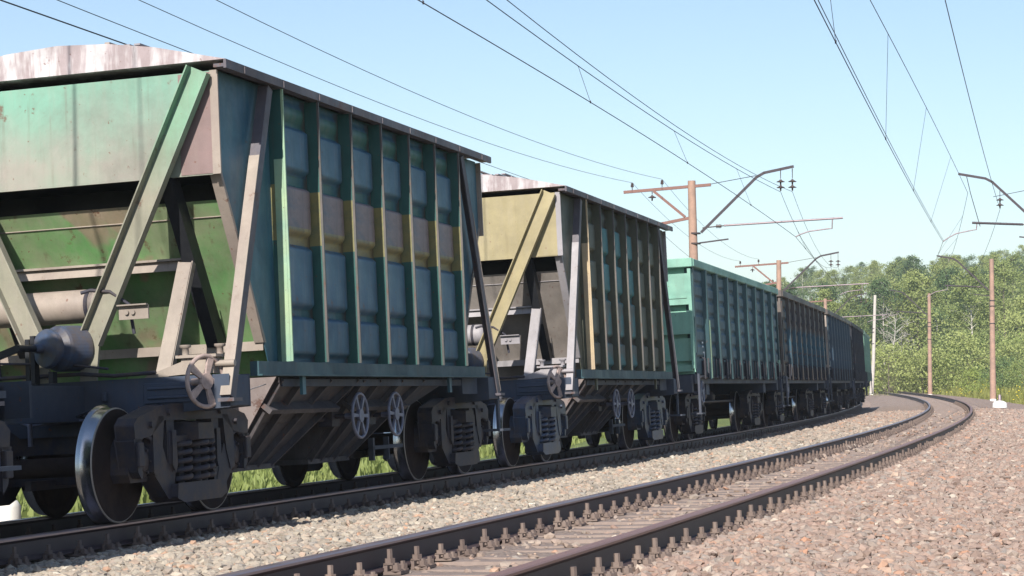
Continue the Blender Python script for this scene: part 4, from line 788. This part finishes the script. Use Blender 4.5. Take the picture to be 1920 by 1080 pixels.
# ---------------------------------------------------------------- overhead line poles and wires
def lat_frame(s_, off, side):    # local x points from the pole to the track, y along the track
    p = at(s_, off); h = hd(s_); ex = Vector((math.cos(h), -math.sin(h), 0)) * side; ey = Vector((0, 0, 1)).cross(ex); m = Matrix((ex, ey, Vector((0, 0, 1)))).transposed().to_4x4(); m.translation = Vector(p); return m
def insul_mb(n=2, top=.35):
    b = MB(); b.tube([(0, -.05, top), (0, 0, 0)], .012, 5); b.tube([(0, .05, top), (0, 0, 0)], .012, 5); z = -.02
    for i in range(n): b.lathe([(.03, z), (.045, z - .03), (.14, z - .075), (.14, z - .09), (.03, z - .10), (.025, z - .20)], (0, 0, 0), 'z', 14); z -= .2
    return b
def line_pole(s_, off, side, label, H=7.9, zb=-.6, crossarm=True, cant=True, lean=0., mat='pole', arm=None, dz=0., reach=5.05):
    m = lat_frame(s_, off, side); e = empty('overhead_line_pole', m @ Matrix.Translation((0, 0, 0))); tag(e, label, 'power pole', 'concrete poles of the overhead line')
    arm = arm or M['arm_dark']
    obj('mast', MB().tube([(-lean * 1.0, 0, zb), (0, 0, zb + 3), (lean, 0, H)], [.20, .175, .135], 16), M[mat], e)
    obj('white_base', MB().lathe([(.208, 0), (.204, .42)], (-lean * .9, 0, max(zb, -.3) - .25), 'z', 16), M['white'], e)
    def clamp(z): return MB().lathe([(.19, 0), (.19, .05)], (0, 0, z), 'z', 14)
    for z in (6.05, 5.7, 4.6): obj('clamp', clamp(z), M['cast'], e)
    if crossarm:
        obj('crossarm', MB().beam((.55, 0, H - .15), (-2.5, 0, H - .35), .10, .10), M['steel_arm'], e)
        obj('crossarm', MB().beam((-.15, 0, 6.62), (-1.75, 0, 6.32), .09, .10), M['steel_arm'], e)
        obj('crossarm_brace', MB().beam((-.35, 0, 6.65), (-1.45, 0, H - .33), .12, .09), M['steel_arm'], e)
        for xx_, z in ((-2.2, H - .28), (-1.15, H - .2), (-1.7, 6.38)): obj('pin_insulator', MB().tube([(0, 0, 0), (0, 0, .14)], .015, 6).lathe([(.05, .1), (.06, .15), (.04, .2), (.055, .22), (.02, .26)], (0, 0, 0), 'z', 10), M['insul'], e, None, (xx_, 0, z))
        obj('insulator', insul_mb(1, .1), M['insul'], e, None, (-1.5, 0, H - .45))
    if cant:
        D = lambda *L: [(x_, y_, z_ + dz) for x_, y_, z_ in L]; k_ = 1 if reach > 4 else 0
        obj('cantilever', MB().beam(*D((.2, 0, 6.1), (2.15, 0, 8.0)), .06, .09).beam(*D((2.13, 0, 7.98), (2.4, 0, 8.13)), .06, .09).beam(*D((2.38, 0, 8.12), (3.4, 0, 8.32)), .06, .09), arm, e)
        obj('tie_rod', MB().tube([(.1, 0, H - .2), (2.1, 0, 8.03)], .012, 5), M['wire'], e)
        obj('bracket_tube', MB().tube(D((1.0, 0, 6.33), (reach, 0, 6.34 + (reach - 1) * .045)), .035 if k_ else .045, 8), M['galv'] if k_ else M['arm_dark'], e)
        obj('rod_insulator', MB().tube(D((.25, 0, 6.26), (1.05, 0, 6.33)), .022, 6).lathe([(.03, 0), (.08, .02), (.03, .04), (.08, .07), (.03, .09), (.08, .12), (.03, .14), (.08, .17), (.03, .19)], (.72, 0, 6.31 + dz), 'x', 12), M['insul'], e)
        obj('lower_bracket', MB().beam(*D((.15, 0, 5.74), (1.15, 0, 5.86)), .05, .05), M['arm_dark'], e)
        obj('steady_arm', MB().tube(D(*([(4.7, 0, 6.5), (4.68, 0, 6.16), (4.55, 0, 6.16), (3.9, 0, 6.08), (3.6, 0, 5.98), (3.45, 0, 5.90)] if k_ else [(2.72, 0, 6.4), (2.74, 0, 6.16), (2.9, 0, 6.14), (3.5, 0, 6.02), (3.8, 0, 5.86), (4.0, 0, 5.72)])), .022, 7), M['galv'], e)
        obj('insulator', insul_mb(2), M['insul'], e, None, (2.95, 0, 7.9 + dz)) if k_ else obj('suspension_strut', MB().tube([(3.1, 0, 8.9), (2.95, 0, 8.2), (2.6, 0, 6.9)], .014, 5), M['wire'], e)
        if k_: obj('insulator', insul_mb(2), M['insul'], e, None, (3.35, 0, 7.9 + dz))
    return e
def s_at_Z(Z, off):
    ss_ = np.arange(0, 400, .25); P_ = at(ss_, off); return float(ss_[np.argmin(abs(P_[:, 1] - Z))])
def off_for(u, Z):
    X_ = (u - 960) / F_PX * Z; c = [(abs(np.hypot(*(np.array([X_, Z]) - at(s_, 0)[:2]))), s_) for s_ in np.arange(5, 399, .25)]; d, s_ = min(c); h = hd(s_); p = at(s_, 0); return s_, (X_ - p[0]) * math.cos(h) - (Z - p[1]) * math.sin(h)
s1_, o1 = off_for(1304, 70); s2_, o2 = off_for(1461, 116); s3_, o3 = off_for(1548, 170)
s6_, o6 = off_for(1972, 77); s5_, o5 = off_for(1861, 128); s4_, o4 = off_for(1743, 176); s7_, o7 = off_for(1637, 196)
print('poles', (s1_, o1), (s2_, o2), (s3_, o3), (s6_, o6), (s5_, o5), (s4_, o4), (s7_, o7))
line_pole(s1_, o1, 1, 'reddish concrete pole with two rusty crossarms above the teal gondola', lean=-.12)
line_pole(s2_, o2, 1, 'concrete pole with crossarm rising behind the brown gondola')
line_pole(s3_, o3, 1, 'far pole mostly hidden behind the train, its dark arm reaching right')
line_pole(s6_, o6, -1, 'pole at the right edge whose bracket arms reach over the empty track', crossarm=False, H=8.6, dz=.62, reach=2.9)
line_pole(s5_, o5, -1, 'tall reddish pole with white base, rightmost whole pole', crossarm=False, H=8.7, zb=-.5, dz=.62, reach=2.9)
line_pole(s4_, o4, -1, 'middle reddish pole with white base between grey pole and tall one', crossarm=False, H=8.6, zb=-.4, dz=.62, reach=2.9)
line_pole(s7_, o7, -1, 'leaning pale grey pole just beyond the end of the train', H=9.3, zb=-.4, crossarm=False, cant=False, lean=-.22, mat='pole_grey')
obj('pole_box', MB().box(-.1, .1, -.32, -.2, 3.6, 4.4), M['galv'], [o for o in bpy.data.objects if o.get('label', '').startswith('tall reddish')][0])

def solve_top(A, B, u0):   # point on the plan line A-B whose wire would leave the frame at (u0, top edge): returns t, z
    best = None
    for t in np.linspace(0, 1.2, 1201):
        p = A + (B - A) * t; 
        if p[1] < 6: break
        d1 = 1.0; z = CAMH + p[1] * math.tan(pit + math.atan(540 / F_PX)); uv, _ = proj(np.array([p[0], p[1], z]))
        e = abs(uv[0] - u0)
        if best is None or e < best[0]: best = (e, t, z)
    return best[1], best[2]
def wire_pts(A, B, sag, n=24):
    return [A + (B - A) * t - np.array([0, 0, 4 * sag * t * (1 - t)]) for t in np.linspace(0, 1, n)]
def wire_thing(name, spans, r, label, cat, group, droppers=None, mat='wire'):
    pts = []
    for sp_ in spans: pts += sp_ if not pts else sp_[1:]
    o = obj(name, MB().tube(pts, r, 6), M[mat]); tag(o, label, cat, group)
    for a, b_ in droppers or []:
        obj('dropper', MB().tube([a, (np.array(a) + np.array(b_)) / 2, b_], .0045, 4).box(b_[0] - .012, b_[0] + .012, b_[1] - .012, b_[1] + .012, b_[2] - .02, b_[2] + .03), M[mat], o)
    return o
GWR = 'wires of the overhead line'
def local(pole_s, pole_o, side, x, z): h = hd(pole_s); p = at(pole_s, pole_o); return np.array([p[0] + side * x * math.cos(h), p[1] - side * x * math.sin(h), p[2] + z])
def through(A, s_prev, off_prev, z_prev, u0):
    """span from A back towards the viewer to the previous pole, sagging so that it leaves the frame at u0"""
    B = at(s_prev, off_prev, z_prev); t, z = solve_top(A, B, u0); zl = A[2] + (z_prev - A[2]) * t
    sag = (zl - z) / max(4 * t * (1 - t), .05) if t < 1 else 0
    print('wire u0', u0, 't', round(t, 2), 'z', round(z, 2), 'sag', round(sag, 2)); return B, float(np.clip(sag, -.3, 3.))
def catenary(nm, P, side, prev, nxt, zc_off, labels, u_c, u_m, cx, mx, prevoff, pc=None):
    """contact and messenger wires over a track: P=(s,off) of the main pole, nxt the poles beyond"""
    s_, o_ = P; s_prev = prev
    zc_, zm_ = (5.9, 7.45) if side > 0 else (6.34, 8.2)
    Ac = local(s_, o_, side, cx, zc_); Am = local(s_, o_, side, mx, zm_)
    Bc, sc = through(Ac, s_prev, prevoff if pc is None else pc, 6.0, u_c); Bm, sm = through(Am, s_prev, prevoff, 7.5, u_m)
    cs = [wire_pts(Bc, Ac, sc)]; ms = [wire_pts(Bm, Am, sm)]; la = (Ac, Am)
    for j, (sn, on) in enumerate(nxt):
        C_ = local(sn, on, side, cx + (.3 if j % 2 == 0 else 0), zc_); D_ = local(sn, on, side, mx, zm_); cs.append(wire_pts(la[0], C_, .03)); ms.append(wire_pts(la[1], D_, .75)); la = (C_, D_)
    dr = []
    for ci, mi_ in zip(cs, ms):
        for t in (3, 7, 11, 15, 19): dr.append((mi_[t], ci[t]))
    wire_thing('contact_wire', cs, .0085, labels[0], 'wire', GWR)
    wire_thing('messenger_wire', ms, .0085, labels[1], 'wire', GWR, dr)
    return cs, ms
# over the train
catenary('t', (s1_, o1), 1, 8., [(s2_, o2), (s3_, o3)], 0, ('lowest thick wire running from top centre down to the steady arm over the train', 'wire with droppers just above the contact wire over the train'), 803, 912, 3.45, 2.95, -SP + .1)
A = local(s1_, o1, 1, 3.35, 7.45); B, sg = through(A, 8., -SP + .75, 7.5, 950)
wire_thing('feeder_wire', [wire_pts(B, A, sg), wire_pts(A, local(s2_, o2, 1, 3.35, 7.45), .75), wire_pts(local(s2_, o2, 1, 3.35, 7.45), local(s3_, o3, 1, 3.35, 7.45), .7)], .0075, 'upper thin wire converging on the double insulators of the nearest pole', 'wire', GWR)
# over the empty track
cs, ms = catenary('n', (s6_, o6), -1, 8., [(s5_, o5), (s4_, o4)], 0, ('doubled thick wire descending over the empty track to its steady arm', 'curving wire with short droppers above the empty track'), 1527, 1637, 4.0, 3.05, 0.1, .85)
wire_thing('contact_wire', [[p + np.array([.05, 0, .0]) for p in cs[0]]], .007, 'second strand running close beside the contact wire of the empty track', 'wire', GWR)
A = local(s6_, o6, -1, 1.85, 7.55); B, sg = through(A, 8., 1.9, 7.8, 1772)
wire_thing('feeder_wire', [wire_pts(B, A, sg), wire_pts(A, local(s5_, o5, -1, 1.85, 7.6), .9)], .0085, 'rightmost wire dropping from the top edge to the right edge pole', 'wire', GWR)
obj('insulator', insul_mb(2, .25), M['insul'], [o for o in bpy.data.objects if o.get('label', '').startswith('pole at the right')][0], None, (1.85, 0, 8.0))
# field-side wires on the crossarms of the left poles
for (x_, z_, u0, lab) in ((-2.2, 7.88, 262, 'thin wire reaching the outer insulator of the upper crossarm'), (-1.15, 7.98, 405, 'thin wire reaching the inner insulator of the upper crossarm'),
                          (-1.7, 6.65, 108, 'thin wire running to the lower crossarm of the nearest pole'), (-2.5, 6.3, 2, 'dark wire crossing the top left corner and passing behind the first roof')):
    A = local(s1_, o1, 1, x_, z_); B, sg = through(A, 8., o1 + x_, z_ - .1, u0)
    wire_thing('field_wire', [wire_pts(B, A, sg), wire_pts(A, local(s2_, o2, 1, x_, z_), .6)], .0065 if u0 > 50 else .011, lab, 'wire', GWR)

# ---------------------------------------------------------------- small trackside things
def ground_thing(name, u, v, Zd, mbs, label, cat):
    X_ = (u - 960) / F_PX * Zd; e = empty(name, Matrix.Translation((X_, Zd, CAMH - (v - YH) / F_PX * Zd))); tag(e, label, cat)
    for nm, mb, mt in mbs: obj(nm, mb, mt, e)
    return e
ground_thing('survey_marker', 1873, 755, 84, [('cap', MB().lathe([(.30, -.2), (.28, -.02), (.22, .04), (.10, .08), (.0, .09)], (0, 0, 0), 'z', 20), M['white']), ('pin', MB().lathe([(.07, .06), (.06, .30), (.03, .34)], (0, 0, 0), 'z', 12), M['galv'])], 'low white domed marker with grey pin at the ballast edge below the tall pole', 'marker')
ground_thing('marker_post', 6, 976, 22, [('post', MB().lathe([(.21, -.6), (.21, .16), (.17, .22), (0, .24)], (0, 0, 0), 'z', 20), M['white'])], 'short white post beyond the far rail behind the first wheels', 'post')
# creeping rocks
def rock(x, y, z, r, seed):
    rr = np.random.default_rng(seed); v = iv * (1 + rr.uniform(-.25, .25, (12, 1))) * np.array([1.3, 1, .7]) * r; b = MB(); b.add(v, [tuple(q) for q in jf]); return b
for i, (s_, o_, r_) in enumerate(((34, 4.2, .11), (21, 2.9, .07))):
    p = at(s_, o_, float(ballast_z(o_)) + .03); o = obj('rock', rock(0, 0, 0, r_, i), M['white']); o.location = p
    tag(o, ['whitish stone lying on the ballast toward the right edge', 'smaller white stone on the ballast near the outer rail'][i], 'rock')

# ---------------------------------------------------------------- the thin summer haze of the distance
k = bpy.data.materials.new('haze'); k.use_nodes = True; k.node_tree.nodes.clear()
ho = k.node_tree.nodes.new('ShaderNodeOutputMaterial'); hv = k.node_tree.nodes.new('ShaderNodeVolumePrincipled'); hv.inputs['Color'].default_value = (.85, .92, 1, 1); hv.inputs['Density'].default_value = .0004; hv.inputs['Anisotropy'].default_value = .2
k.node_tree.links.new(hv.outputs[0], ho.inputs['Volume'])
tag(obj('haze', MB().box(-1900, 1900, -900, 3100, -8, 75), k), kind='stuff')
